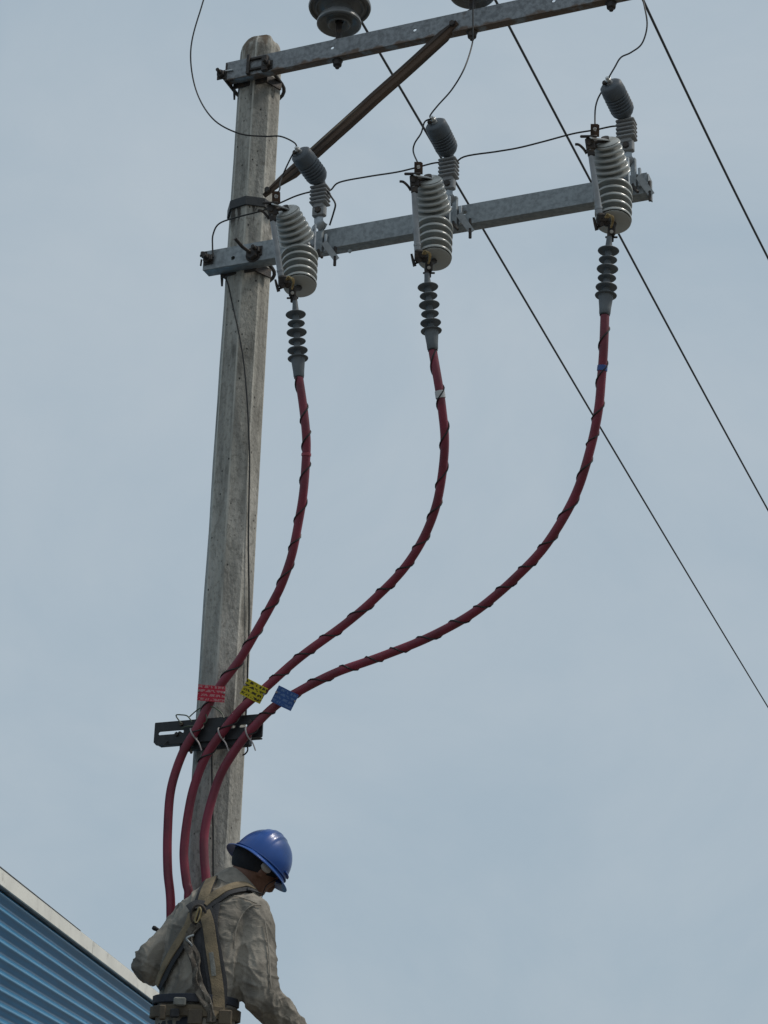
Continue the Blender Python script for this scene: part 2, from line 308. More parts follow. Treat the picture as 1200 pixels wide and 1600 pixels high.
def warehouse():
    ztop = 5.4
    def onz(x, y, z): d = ray(x, y); return CAM + d * ((z - CAMZ) / d.z)
    a = onz(0, 1357, ztop); b = onz(240, 1546, ztop)
    D = (b - a); D.z = 0; D.normalize(); Nn = Vector((D.y, -D.x, 0))     # Nn points at the yard (right)
    a = a - D * 14; Lw = 44.0
    base = a.copy(); base.z = 0
    e = thing('warehouse', base, 'blue ribbed metal warehouse with cream fascia along its roof edge', 'building')
    fh = .158
    cx = -.10                                       # the wall stands behind the fascia
    # ribbed cladding, rib by rib in the profile
    pitch = .152; zt = ztop - .12; nrib = int(zt / pitch)
    prof = []
    for k in range(nrib):
        z0 = zt - k * pitch
        for q in range(14): tz = q / 14; prof.append((z0 - tz * pitch, .031 * (1 - math.cos(2 * math.pi * tz))))
    prof.append((0, 0))
    mb = MB(); vs_ = []; ns = 12
    for i in range(ns + 1):
        for z, dp in prof: vs_.append(a + D * (Lw * i / ns) + Nn * (cx + dp) + Z * (z - a.z))
    m = len(prof)
    mb.add(vs_, [(i * m + k, (i + 1) * m + k, (i + 1) * m + k + 1, i * m + k + 1) for i in range(ns) for k in range(m - 1)])
    blue = mat('blue_painted_sheet', (.020, .19, .36), .32, 0, (.018, .165, .315), 1.2, (1, 1, .5), (.35, .7), (.055, .18, .32), 7, (.62, .84), spec=.35, coat=.3)
    blue.node_tree.nodes['Principled BSDF'].inputs['Coat Roughness'].default_value = .16
    mb.build('wall_cladding', blue, e, 60)
    cream = mat('cream_painted_sheet', (.74, .725, .66), .55, 0, (.65, .635, .58), 2.5, (1, 1, 1), (.35, .7), (.42, .40, .35), 5, (.58, .80), bump=.03, bscale=20)
    dark = mat('grey_flashing', (.16, .17, .18), .6, .3, (.1, .1, .1), 6)
    ax = (D, Nn, Z)
    def seg(name, t0, t1, off, z, w, h, mt, b=.004):
        MB().cbox(a + D * ((t0 + t1) / 2) + Nn * off + Z * (z - a.z), (t1 - t0, w, h), ax, b).build(name, mt, e)
    cuts = [0, 6.1, 12.2, 18.3, 24.4, 30.5, 36.6, Lw]
    for i in range(len(cuts) - 1):
        seg('fascia', cuts[i], cuts[i + 1] - .006, .0 + .004 * (i % 2), ztop - fh / 2 - .004 * (i % 2), .03, fh, cream)
        seg('drip_strip', cuts[i] + 2.2, min(cuts[i + 1] + 2.2, Lw) - .02, -.03 + .006 * (i % 2), ztop - fh - .002, .05, .014, dark)
    q = [a + Nn * .02 + Z * (ztop - a.z + .001), a + D * 17.6 + Nn * .02 + Z * (ztop - a.z + .001), a + D * 17.6 - Nn * .03 + Z * (ztop - a.z + .004), a - Nn * .03 + Z * (ztop - a.z + .004)]
    MB().add(q + [p + Z * (.028 if i in (0, 3) else .003) for i, p in enumerate(q)], [(0, 3, 2, 1), (4, 5, 6, 7), (0, 1, 5, 4), (1, 2, 6, 5), (2, 3, 7, 6), (3, 0, 4, 7)]).build('roof_flashing', dark, e)
    rf = MB(); q = [a + Nn * .01 + Z * (ztop + .002 - a.z), a + D * Lw + Nn * .01 + Z * (ztop + .002 - a.z), a + D * Lw - Nn * 11 + Z * (ztop + 1.1 - a.z), a - Nn * 11 + Z * (ztop + 1.1 - a.z)]
    rf.add(q + [p - Z * .03 for p in q], [(0, 1, 2, 3), (7, 6, 5, 4), (0, 4, 5, 1), (1, 5, 6, 2), (2, 6, 7, 3), (3, 7, 4, 0)]).build('roof', dark, e)
    for t in (0.0, Lw):
        q = [a + D * t + Nn * cx, a + D * t - Nn * 11, a + D * t - Nn * 11, a + D * t + Nn * cx]
        q[0].z = q[1].z = 0; q[2].z = ztop + 1.06; q[3].z = ztop - .02
        s_ = .05 if t == 0 else -.05
        MB().add(q + [p + D * s_ for p in q], [(0, 1, 2, 3), (7, 6, 5, 4), (0, 4, 5, 1), (1, 5, 6, 2), (2, 6, 7, 3), (3, 7, 4, 0)]).build('end_wall', blue, e)
warehouse()

# ================================================================== POLE
ZTOP = PA(411, 50, -.09).z
def pole_r(z): return .0915 + (ZTOP - z) * .00165      # inner radius plus a slight taper (corner radius)
def pole():
    mb = MB(); rings = []; n = 8; sub = 3
    zs = [-.6, 0.0] + [ZTOP * k / 46 for k in range(1, 46)] + [ZTOP - .10, ZTOP - .075, ZTOP - .05, ZTOP - .028, ZTOP - .012, ZTOP]
    for z in zs:
        R = pole_r(z) / math.cos(math.pi / 8); ring = []
        ins = 1.0
        d_ = ZTOP - z
        if d_ < .09: ins = 1 - .26 * max(0, 1 - d_ / .085) ** 2.4
        for k in range(n):
            g0 = OCT0 + k * math.pi / 4; g1 = g0 + math.pi / 4
            A = Vector((math.cos(g0), math.sin(g0), 0)) * R; B = Vector((math.cos(g1), math.sin(g1), 0)) * R
            for t in (.06, .36, .64, .94):
                p = A.lerp(B, t) * ins; p.z = z
                w = noise.noise(Vector((p.x * 9, p.y * 9, z * 3))) * .0022
                if z > ZTOP - .11: w += noise.noise(Vector((p.x * 24, p.y * 24, z * 16))) * .009; p.z += noise.noise(Vector((p.x * 25, p.y * 25, 3))) * (.016 if z > ZTOP - .02 else .006)
                p.x *= 1 + w / R; p.y *= 1 + w / R
                ring.append(POLE + p)
        rings.append(ring)
    m = n * 4; vs_ = [v for r in rings for v in r]; fs = []
    for i in range(len(rings) - 1):
        for k in range(m): j = (k + 1) % m; fs.append((i * m + k, i * m + j, (i + 1) * m + j, (i + 1) * m + k))
    fs.append(tuple(range((len(rings) - 1) * m, len(rings) * m))); fs.append(tuple(reversed(range(m))))
    mb.add(vs_, fs)
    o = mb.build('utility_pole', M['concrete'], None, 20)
    # keep the object origin on the axis so that the arris wear follows the octagon
    d = Vector((o.location.x - POLE.x, o.location.y - POLE.y, 0))
    o.data.transform(Matrix.Translation(d)); o.location -= d
    tag(o, 'tall octagonal weathered grey concrete utility pole with chipped top', 'utility pole')
pole()

# ================================================================== CROSSARMS
ARM_OFF = -.152                         # front face of the crossarms before the pole axis
def arm(name, ptop, x0, x1, h, holes, label, matl, fd):
    T = PA(*ptop, ARM_OFF); L0 = PA(x0[0], x0[1], ARM_OFF); L1 = PA(x1[0], x1[1], ARM_OFF)
    s0 = (L0 - T).dot(U); s1 = (L1 - T).dot(U); zt = T.z
    o = T.copy(); o.z = zt - h
    e = thing(name, o, label, 'crossarm')
    hl = []
    for hx, hy, hr in holes:
        q = PA(hx, hy, ARM_OFF); hl.append(circle((q - o).dot(U), q.z - o.z, hr))
    th = .006
    mb = MB(); mb.plate(o, U, Z, W, [(s0, 0), (s1, 0), (s1, h), (s0, h)], hl, th)
    mb.build('web', matl, e, 30)
    for zz in (0, h):
        z_ = o + Z * (zz + (th / 2 if zz == 0 else -th / 2)) + W * (th + fd / 2) + U * ((s0 + s1) / 2)
        MB().cbox(z_, (s1 - s0, fd, th), (U, W, Z), .0015).build('flange', matl, e)
    return e, o, s0, s1
upper, uo, us0, us1 = arm('crossarm', (520, 62), (352, 110), (1185, -60), .094, [(519, 74.5, .0085), (648, 46.5, .0085), (865, 1, .0085)], 'upper steel crossarm at the pole top, carrying the pin insulators', M['rust_arm'], .036)
lower, lo, ls0, ls1 = arm('crossarm', (515, 358), (317, 415), (1011, 285), .092, [(364, 403, .010), (726, 332, .010), (997, 277, .010), (546, 392, .008)], 'lower steel crossarm with the cutouts and surge arresters mounted on it', M['galv'], .055)

def ubolt(parent, z, off, r=.0085, half=None):
    # a round bar bent about the back of the pole and through the crossarm
    R = pole_r(z) + .022; pts = []
    for k in range(0, 13): g = math.pi * k / 12; pts.append(POLE + U * (math.cos(g) * R) + W * (math.sin(g) * R) + Z * z)
    pts = [POLE + U * R + W * (ARM_OFF - .05) + Z * z] + pts + [POLE - U * R + W * (ARM_OFF - .05) + Z * z]
    MB().tube(pts, r, 8).build('u_bolt', M['dark_metal'], parent)
    for s_ in (1, -1):
        nb = MB(); hexnut(nb, POLE + U * (s_ * R) + W * (ARM_OFF - .014) + Z * z, W, .019, .018)
        nb.cbox(POLE + U * (s_ * R) + W * (ARM_OFF - .003) + Z * z, (.046, .005, .046), (U, W, Z), .001); nb.build('nut', M['dark_metal'], parent)
ubolt(upper, uo.z + .03, 0); ubolt(lower, lo.z + .045, 0)
# pole saddles between arm and pole
for e, o in ((upper, uo), (lower, lo)):
    mb = MB()
    mb.add([POLE + U * x + W * y + Z * (o.z + z) for z in (-.012, .03) for x, y in ((-.085, -.094), (.085, -.094), (.12, -.015), (.112, -.012), (.075, -.089), (-.075, -.089), (-.112, -.012), (-.12, -.015))],
           [(0, 1, 9, 8), (1, 2, 10, 9), (2, 3, 11, 10), (3, 4, 12, 11), (4, 5, 13, 12), (5, 6, 14, 13), (6, 7, 15, 14), (7, 0, 8, 15), (0, 7, 6, 5, 4, 3, 2, 1), (8, 9, 10, 11, 12, 13, 14, 15)])
    mb.build('saddle', M['dark_metal'], e)
# upper arm: clamp frame before the pole and the dark end bracket
def P_arm(x, y, d=0.0): return PA(x, y, ARM_OFF - d)
c = P_arm(388, 103, .004)
for dx in (-.002,):
    MB().cbox(P_arm(388, 101, .008), (.016, .016, .105), (U, W, Z), .003).build('clamp_bar', M['dark_metal'], upper)
MB().cbox(P_arm(414, 99, .011), (.03, .02, .085), (U, W, Z), .004).build('clamp_bar', M['dark_metal'], upper)
MB().cbox(P_arm(400, 91, .006), (.075, .01, .013), (U, W, Z), .002).build('clamp_strap', M['dark_metal'], upper)
MB().cbox(P_arm(400, 107, .006), (.075, .01, .012), (U, W, Z), .002).build('clamp_strap', M['dark_metal'], upper)
ep = P_arm(355, 113)
eb = MB(); eb.cbox(ep + W * .03 - U * .004, (.006, .07, .098), (U, W, Z), .002); eb.cbox(ep + W * .012 + U * .012 + Z * .002, (.034, .008, .09), (U, W, Z), .002)
eb.build('end_bracket', M['dark_metal'], upper)
nb = MB(); nb.tube([ep + W * .02 + Z * .04, ep + W * .02 + Z * .062], .007, 6); nb.build('bolt', M['dark_metal'], upper)
MB().tube([P_arm(352, 111, .006), P_arm(364, 109, .006)], .004, 6).build('bolt', M['silver'], upper)
# lower arm: through bolt with big nut, end lug, end plate at the right
q = P_arm(394, 397, .012); nb = MB(); hexnut(nb, q, W, .028, .03); nb.lathe(q + W * .012, -W, [(.034, 0), (.034, .006)], 16); nb.build('nut', M['dark_metal'], lower)
MB().tube([q, q - W * .06 + Z * .008 - U * .02, q - W * .10 + Z * .028 - U * .035], .0075, 8).build('bolt', M['dark_metal'], lower)
le = P_arm(324, 404, .01)
lb = MB(); lb.cbox(le + U * .004, (.045, .02, .028), (U, W, Z), .004); hexnut(lb, le - W * .02, W, .014, .014); lb.tube([le - U * .02 + Z * .01, le - U * .024 + Z * .035], .009, 7); lb.tube([le - U * .035 + Z * .02, le + U * .02 + Z * .012], .006, 6); lb.tube([le - U * .028, le - U * .03 - Z * .03], .004, 6)
lb.build('ground_lug', M['dark_metal'], lower)
for k in range(3):
    q = P_arm(316 + 5 * k, 397 + 2 * k, .016); hx = MB(); hexnut(hx, q + Z * (.006 * (k % 2)), Z, .008, .02); hx.build('nut', M['dark_metal'], lower)
re_ = P_arm(1012, 288)
MB().cbox(re_ + W * .03 + U * .002, (.005, .062, .098), (U, W, Z), .002).build('end_plate', M['galv'], lower)

# ================================================================== BAND AND BRACE
bz = PA(395, 312, -.1).z
def band():
    mb = MB(); R = (pole_r(bz) + .004) / math.cos(math.pi / 8); vs_ = []; n = 8
    for z in (-.021, .021):
        for rr in (R, R + .007):
            for k in range(n): g = OCT0 + k * math.pi / 4; vs_.append(POLE + Vector((math.cos(g) * rr, math.sin(g) * rr, bz + z)))
    fs = []
    for k in range(n):
        j = (k + 1) % n; fs += [(k, j, 16 + j, 16 + k), (8 + k, 24 + k, 24 + j, 8 + j), (k, 8 + k, 8 + j, j), (16 + k, 16 + j, 24 + j, 24 + k)]
    mb.add(vs_, fs)
    e = mb.build('pole_band', M['black_bar'], None)
    tag(e, 'dark steel band clamped around the pole at the foot of the rusty brace', 'pole band')
    for s_ in (1,):
        b_ = MB(); b_.cbox(POLE + U * (s_ * .118) + Z * bz - W * .01, (.03, .014, .044), (U, W, Z), .003); b_.build('ear', M['dark_metal'], e)
        b_ = MB(); b_.tube([POLE + U * (s_ * .124) + Z * bz - W * .04, POLE + U * (s_ * .124) + Z * bz + W * .03], .007, 8); hexnut(b_, POLE + U * (s_ * .124) + Z * bz - W * .025, W, .014, .012); b_.build('bolt', M['dark_metal'], e)
band()
def brace():
    A = PA(411, 305, -.125); B = PA(713, 33, ARM_OFF - .012)
    d = (B - A).normalized(); wdt = .046
    sd = d.cross(-W).normalized(); nn = sd.cross(d).normalized()       # nn towards the camera side
    if nn.dot(W) > 0: nn = -nn
    if sd.z > 0: sd = -sd
    # angle iron: one leg faces the camera, the other runs back along its lower edge; ends flattened
    n = 14; vs_ = []; t = .006
    for i in range(n + 1):
        f = i / n; p = A.lerp(B, f); k = 1.0 if .10 < f < .93 else .35
        wob = noise.noise(Vector((f * 6, 1, 2))) * .002
        w2 = wdt * (.5 if f > .95 else .42 if f < .03 else .8 if f < .09 else 1)
        leg = .036 * k
        pr = [(-w2 / 2, -.004), (-w2 * .12, 0), (-w2 * .04, .005), (w2 * .04, .005), (w2 * .12, 0), (w2 / 2, -.004), (w2 / 2, -leg), (w2 / 2 - t, -leg), (w2 / 2 - t, -t - .006), (-w2 / 2, -t - .006)]
        vs_ += [p + sd * (x + wob) + nn * y for x, y in pr]
    fs = []
    for i in range(n):
        for k in range(10): j = (k + 1) % 10; fs.append((i * 10 + k, i * 10 + j, i * 10 + 10 + j, i * 10 + 10 + k))
    fs.append(tuple(range(10))); fs.append(tuple(range(n * 10, n * 10 + 10)))
    # the steel's own long axis is local z, so that the rust streaks run along it
    o0 = A.copy(); ob = bpy.data.objects.new('brace', None)
    mb = MB(); mb.add(vs_, fs); me = mb.mesh('brace', 30, o0)
    rot = Matrix((sd, nn, d)).transposed().to_4x4() if False else Matrix(((sd.x, nn.x, d.x, 0), (sd.y, nn.y, d.y, 0), (sd.z, nn.z, d.z, 0), (0, 0, 0, 1)))
    me.transform(rot.inverted()); ob = bpy.data.objects.new('brace', me); col.objects.link(ob); me.materials.append(M['brace'])
    ob.matrix_world = Matrix.Translation(o0) @ rot
    tag(ob, 'rusty brown angle iron brace slanting from the pole band to the upper crossarm', 'brace')
    ri = rot.inverted()
    for p in (B - d * .02, A + d * .03):
        nb = MB(); hexnut(nb, p + nn * .008, nn, .014, .014); me2 = nb.mesh('bolt', 30, o0); me2.transform(ri)
        b_ = bpy.data.objects.new('bolt', me2); col.objects.link(b_); me2.materials.append(M['dark_metal']); b_.parent = ob
brace()

# ================================================================== PIN INSULATORS
INS = []
def insulator(px, label):
    # foot of the pin on top of the arm
    d = ray(*px); q = PA(px[0], px[1], ARM_OFF + .03); q.z = uo.z + .094
    e = thing('pin_insulator', q, label, 'insulator', 'pin insulators on the upper crossarm')
    LIFT = .012
    pr = [(.020, .112), (.020, .100), (.030, .098), (.038, .084), (.046, .080), (.052, .084), (.051, .098), (.056, .104), (.078, .100), (.086, .088), (.094, .083), (.100, .087), (.099, .098),
          (.092, .116), (.070, .134), (.060, .146), (.062, .166), (.080, .176), (.098, .176), (.104, .168), (.110, .168), (.114, .180), (.124, .180), (.130, .170), (.138, .170), (.141, .178), (.138, .192),
          (.120, .214), (.085, .236), (.062, .252), (.056, .270), (.062, .282), (.060, .30), (.045, .312), (.020, .316), (0, .316)]
    MB().lathe(q + Z * LIFT, Z, pr, 40).build('porcelain', M['porc_dark'], e, 50)
    MB().lathe(q, Z, [(.026, .001), (.026, .008), (.013, .014), (.0125, .15)], 14).build('pin', M['dark_metal'], e)
    nb = MB(); zb = -.094; nb.lathe(q, Z, [(.0001, zb - .042), (.009, zb - .040), (.010, zb - .03), (.019, zb - .026), (.021, zb - .006), (.024, zb - .004), (.024, zb - .001)], 12); nb.build('nut', M['dark_metal'], e)
    tb = MB(); tb.tube([q + Z * .276 + Vector((math.cos(g), math.sin(g), 0)) * .059 for g in [2 * math.pi * k / 16 for k in range(17)]], .0025, 6, False); tb.build('tie_wire', M['strand'], e)
    INS.append(q)
insulator((529, 57), 'dark grey pin insulator nearest the pole on the upper crossarm')
insulator((738, 13), 'dark grey pin insulator in the middle of the upper crossarm')
insulator((954, -32), 'pin insulator at the right end of the upper crossarm, only its nut in view')

# ================================================================== LINE CONDUCTORS
def conductor(i, pend, label, extra):
    s_ = INS[i] + Z * .30 + W * .07
    # runs level away from the insulator and sags a little
    d = ray(*pend); best = None
    # far point on the sight line of the frame edge, about as high as the insulator
    t = (s_.z - extra - CAMZ) / d.z; e_ = CAM + d * t
    n = 40; pts = []; dirv = e_ - s_
    k_ext = 1.7
    for k in range(-10, n + 1):
        f = k / n * k_ext; p = s_ + dirv * f
        p.z += -.10 * (4 * f * (1 - f)) * .25
        pts.append(p)
    pts = [p for p in pts]
    o = MB().tube(pts, .0062, 7).build('line_conductor', M['strand'], None)
    tag(o, label, 'wire', 'bare conductors running away from the insulators')
conductor(0, (1200, 1105), 'bare line conductor reaching lowest down the right edge of the picture', .05)
conductor(1, (1200, 797), 'bare line conductor passing behind the rightmost cutout', .05)
conductor(2, (1200, 403), 'bare line conductor highest on the right, clear of all the equipment', .05)

# ================================================================== CUTOUTS
CUT = []
def cutout(mid, top, bot, ttop, tbot, label):
    Mi = PA(*mid, -.265); s_ = ppm(Mi)
    e = thing('fuse_cutout', PA(mid[0] + 6, mid[1], ARM_OFF - .02), label, 'fuse cutout', 'fuse cutouts on the lower crossarm')
    def armv(p, t):
        dx, dy = p[0] - mid[0], p[1] - mid[1]; L = math.hypot(dx, dy) / s_ / math.sqrt(1 - t * t)
        return imgdir(Mi, dx, dy, t), L
    au, Lu = armv(top, .36); al, Ll = armv(bot, .69)
    def stack(L, ns, r0, r1, end_r, flip):
        # r0 at the middle, r1 at the end; rounded thick sheds with a deep groove between them
        pr = [(.026, 0), (.030, .018)]; st = .030; p = (L - st) / ns
        for k in range(ns):
            t = st + k * p; r = r0 + (r1 - r0) * (k / (ns - 1)); w = p
            if flip: pr += [(.031, t), (.033, t + w * .16), (r * .80, t + w * .24), (r * .955, t + w * .34), (r * .995, t + w * .46), (r, t + w * .60), (r * .985, t + w * .70), (r * .955, t + w * .70), (r * .92, t + w * .56), (r * .80, t + w * .44), (.042, t + w * .40), (.033, t + w * .46), (.031, t + w * .98)]
            else: pr += [(.031, t), (.033, t + w * .14), (r * .90, t + w * .20), (r * .97, t + w * .25), (r, t + w * .36), (r, t + w * .52), (r * .98, t + w * .63), (r * .93, t + w * .70), (r * .84, t + w * .70), (.036, t + w * .64), (.031, t + w * .72), (.031, t + w * .98)]
        pr[-1] = (.03, L - .002); pr[-2] = (.05, L - .003) if flip else (.045, L)
        return pr
    pu = stack(Lu, 6, .078, .057, 0, False); pl = stack(Ll, 5, .078, .071, 0, True)
    # the end discs are closed
    pu[-3:] = [(.052, Lu - .004), (.046, Lu), (.0, Lu)]
    pl[-3:] = [(.068, Ll - .004), (.062, Ll), (.0, Ll)]
    MB().lathe(Mi, au, pu, 32).build('upper_porcelain', M['porcelain'], e, 50)
    MB().lathe(Mi, al, pl, 32).build('lower_porcelain', M['porcelain'], e, 50)
    T = Mi + au * Lu; B = Mi + al * Ll
    # metal collar joining both halves at the elbow
    MB().tube([Mi + al * .028, Mi + (al + au) * .006, Mi + au * .028], .036, 16).build('collar', M['galv_light'], e)
    # fuse tube before both halves
    r_, u_, t_ = imgdir(Mi, 1, 0), imgdir(Mi, 0, -1), (CAM - Mi).normalized()
    def near(base, px, fwd):
        d = ray(*px); k = ((base + t_ * fwd) - CAM).dot(t_) / d.dot(t_); return CAM + d * k
    TT = near(T, ttop, .045); TB = near(B, tbot, .040)
    ax = (TT - TB).normalized(); Lt = (TT - TB).length
    sd = (r_ - ax * r_.dot(ax)).normalized(); fr_ = ax.cross(sd); A3 = (sd, fr_, ax)
    MB().lathe(TB, ax, [(.0, .0), (.0125, 0), (.0135, .01), (.0135, .035), (.015, .036), (.015, .044), (.013, .046), (.0115, Lt * .6), (.0105, Lt - .02), (.013, Lt - .018), (.013, Lt), (0, Lt)], 16).build('fuse_tube', M['tube'], e)
    # upper contact: plate, block, tab with hole, spring strap, hook ring
    cb = MB(); cb.cbox(TT + ax * .006 + sd * .004, (.036, .03, .05), A3, .005); cb.cbox(TT - ax * .028 + sd * .002, (.028, .024, .03), A3, .004); hexnut(cb, TT + sd * .022 - ax * .004, sd, .011, .014); hexnut(cb, TT - fr_ * .016 + ax * .005, fr_, .009, .012); cb.build('upper_contact', M['dark_metal'], e)
    X3 = (r_, t_, u_)
    MB().cbox(TT + u_ * .036 - r_ * .004, (.066, .03, .011), X3, .003).build('contact_plate', M['dark_metal'], e)
    tb = MB(); o_ = TT + u_ * .034 + r_ * .016 - t_ * .012
    tb.plate(o_, r_, u_, t_, [(-.013, 0), (.021, 0), (.021, .045), (.014, .05), (-.013, .05)], [circle(.004, .030, .0075)], .005); tb.build('terminal_tab', M['bronze'], e)
    tq = o_ + r_ * .004 + u_ * .030 + t_ * .004; MB().lathe(tq, t_, [(.007, -.003), (.007, .003), (0, .004)], 10).build('terminal_stud', M['silver'], e)
    MB().tube(catmull([TT + u_ * .030 + r_ * .006 + t_ * .016, TT + u_ * .026 + r_ * .02 + t_ * .022, T + t_ * .018 + r_ * .004 + u_ * .004, T + t_ * .010 + r_ * .016 - u_ * .004], 5), .0045, 6, sq=2.0).build('spring_strap', M['silver'], e)
    lk = MB(); lk.tube([T - au * .002, T + au * .016], .016, 10); lk.tube([T + au * .008, TT + ax * .006], .009, 8); lk.build('upper_ferrule', M['dark_metal'], e)
    MB().tube(catmull([TT - u_ * .03 - r_ * .010, TT - u_ * .012 - r_ * .022, TT + u_ * .004 - r_ * .040, TT + u_ * .006 - r_ * .056], 5), [.0055] * 15 + [.004], 7).build('arcing_horn', M['dark_metal'], e)
    # lower hinge: clustered castings, lever, braid, clamp
    hb = MB(); hb.cbox(TB - u_ * .004 + r_ * .004, (.036, .034, .05), X3, .006); hb.cbox(TB - u_ * .018 + r_ * .028 - t_ * .004, (.03, .036, .028), X3, .006); hexnut(hb, TB - u_ * .002 + t_ * .02 + r_ * .018, t_, .011, .014); hexnut(hb, TB - u_ * .022 + t_ * .02 + r_ * .006, t_, .010, .016); hb.tube([TB - u_ * .012 - r_ * .012, TB - u_ * .012 + r_ * .05], .006, 7)
    hb.build('hinge', M['dark_metal'], e)
    hv = MB(); hv.tube([TB + u_ * .004 - r_ * .026 + t_ * .006, TB - u_ * .02 - r_ * .020 + t_ * .006, TB - u_ * .046 - r_ * .012 + t_ * .006], [.0045, .006, .0075], 7); hv.tube([TB - u_ * .036 - r_ * .014, TB - u_ * .026 + r_ * .01], .005, 6); hv.build('trip_lever', M['dark_metal'], e)
    hp = MB()
    for k in range(5):
        w = (k - 2) * .0032; hp.tube(catmull([TB + u_ * .002 + r_ * (.024 + w) + t_ * .026, TB + u_ * (.018 - .002 * k) + r_ * (.036 + w * 1.3) + t_ * .032, TB - u_ * .004 + r_ * (.048 + w * .6) + t_ * .034, TB - u_ * .036 + r_ * (.042 + w * .3) + t_ * .03], 5), .0022, 5)
    hp.build('fuse_braid', M['brass'], e)
    K = TB - u_ * .046 + r_ * .044 + t_ * .012
    kb = MB(); kb.cbox(K, (.03, .026, .044), X3, .005); hexnut(kb, K + t_ * .016 - u_ * .006, t_, .010, .012); kb.cbox(K - u_ * .026, (.048, .016, .008), X3, .002); kb.tube([K + u_ * .01, B + al * .004], .012, 8); kb.build('lower_clamp', M['dark_metal'], e)
    MB().lathe(K + t_ * .02 - u_ * .004, t_, [(.007, 0), (.007, .006), (0, .007)], 10).build('clamp_nut', M['silver'], e)
    # hanger: side plate with slots, strap over the arm, slanting tongue with bolt
    a0 = PA(mid[0] + 22, mid[1] - 8, ARM_OFF - .085); hx = (U * .75 - W * .66).normalized(); hn = Vector((-hx.y, hx.x, 0))
    if hn.dot(W) > 0: hn = -hn
    hb = MB(); hb.plate(a0 - Z * .075, hx, Z, hn, [(-.022, 0), (.022, .012), (.022, .15), (.014, .158), (-.010, .158), (-.022, .145)], [circle(.004, .10, .0075), circle(.008, .132, .006)], .006); hb.build('hanger_plate', M['galv_light'], e)
    gb = MB(); gb.tube([Mi + Z * .0, PA(mid[0] + 16, mid[1] - 4, ARM_OFF - .045)], .018, 10); gb.build('support_stud', M['galv'], e)
    h2 = PA(mid[0] + 33, mid[1] - 14, ARM_OFF - .012)
    MB().cbox(h2, (.022, .02, .135), (U, W, Z), .003).build('hanger_strap', M['galv'], e)
    MB().cbox(h2 + U * .024 + W * .002 - Z * .022, (.012, .014, .085), (U, W, Z), .002).build('hanger_strap', M['galv_light'], e)
    h3 = h2 - Z * .035 + U * .028 - W * .012; td = imgdir(h3, 20, 27, .25); ts = imgdir(h3, 27, -16, 0); ts = (ts - td * ts.dot(td)).normalized(); tn = td.cross(ts)
    tg = MB(); tg.plate(h3, ts, td, tn, [(-.013, -.01), (.013, -.01), (.013, .084), (-.013, .084)], [circle(.0, .07, .006)], .006); tg.build('clamp_tongue', M['galv_light'], e)
    bb = h3 + td * .07; MB().tube([bb + Z * .05, bb - Z * .04], .0065, 8).build('clamp_bolt', M['dark_metal'], e)
    MB().tube([h2 - Z * .06 - W * .02, h2 - Z * .085 + U * .006 - W * .02, h2 - Z * .105 + U * .022 - W * .025], .006, 7).build('clamp_bolt', M['dark_metal'], e)
    CUT.append(dict(TT=TT, K=K, T=T, B=B, tab=tq, u=u_, r=r_, t=t_))
cutout((468, 388), (447, 329), (468, 447), (424, 331), (440, 438), 'fuse cutout nearest the pole, its top tilted furthest left')
cutout((678, 344), (669, 281), (679, 405), (646, 286), (653, 398), 'middle fuse cutout of the three, above the yellow tagged cable')
cutout((957, 285), (945, 222), (960, 347), (921, 228), (938, 341), 'fuse cutout at the right end of the lower crossarm')

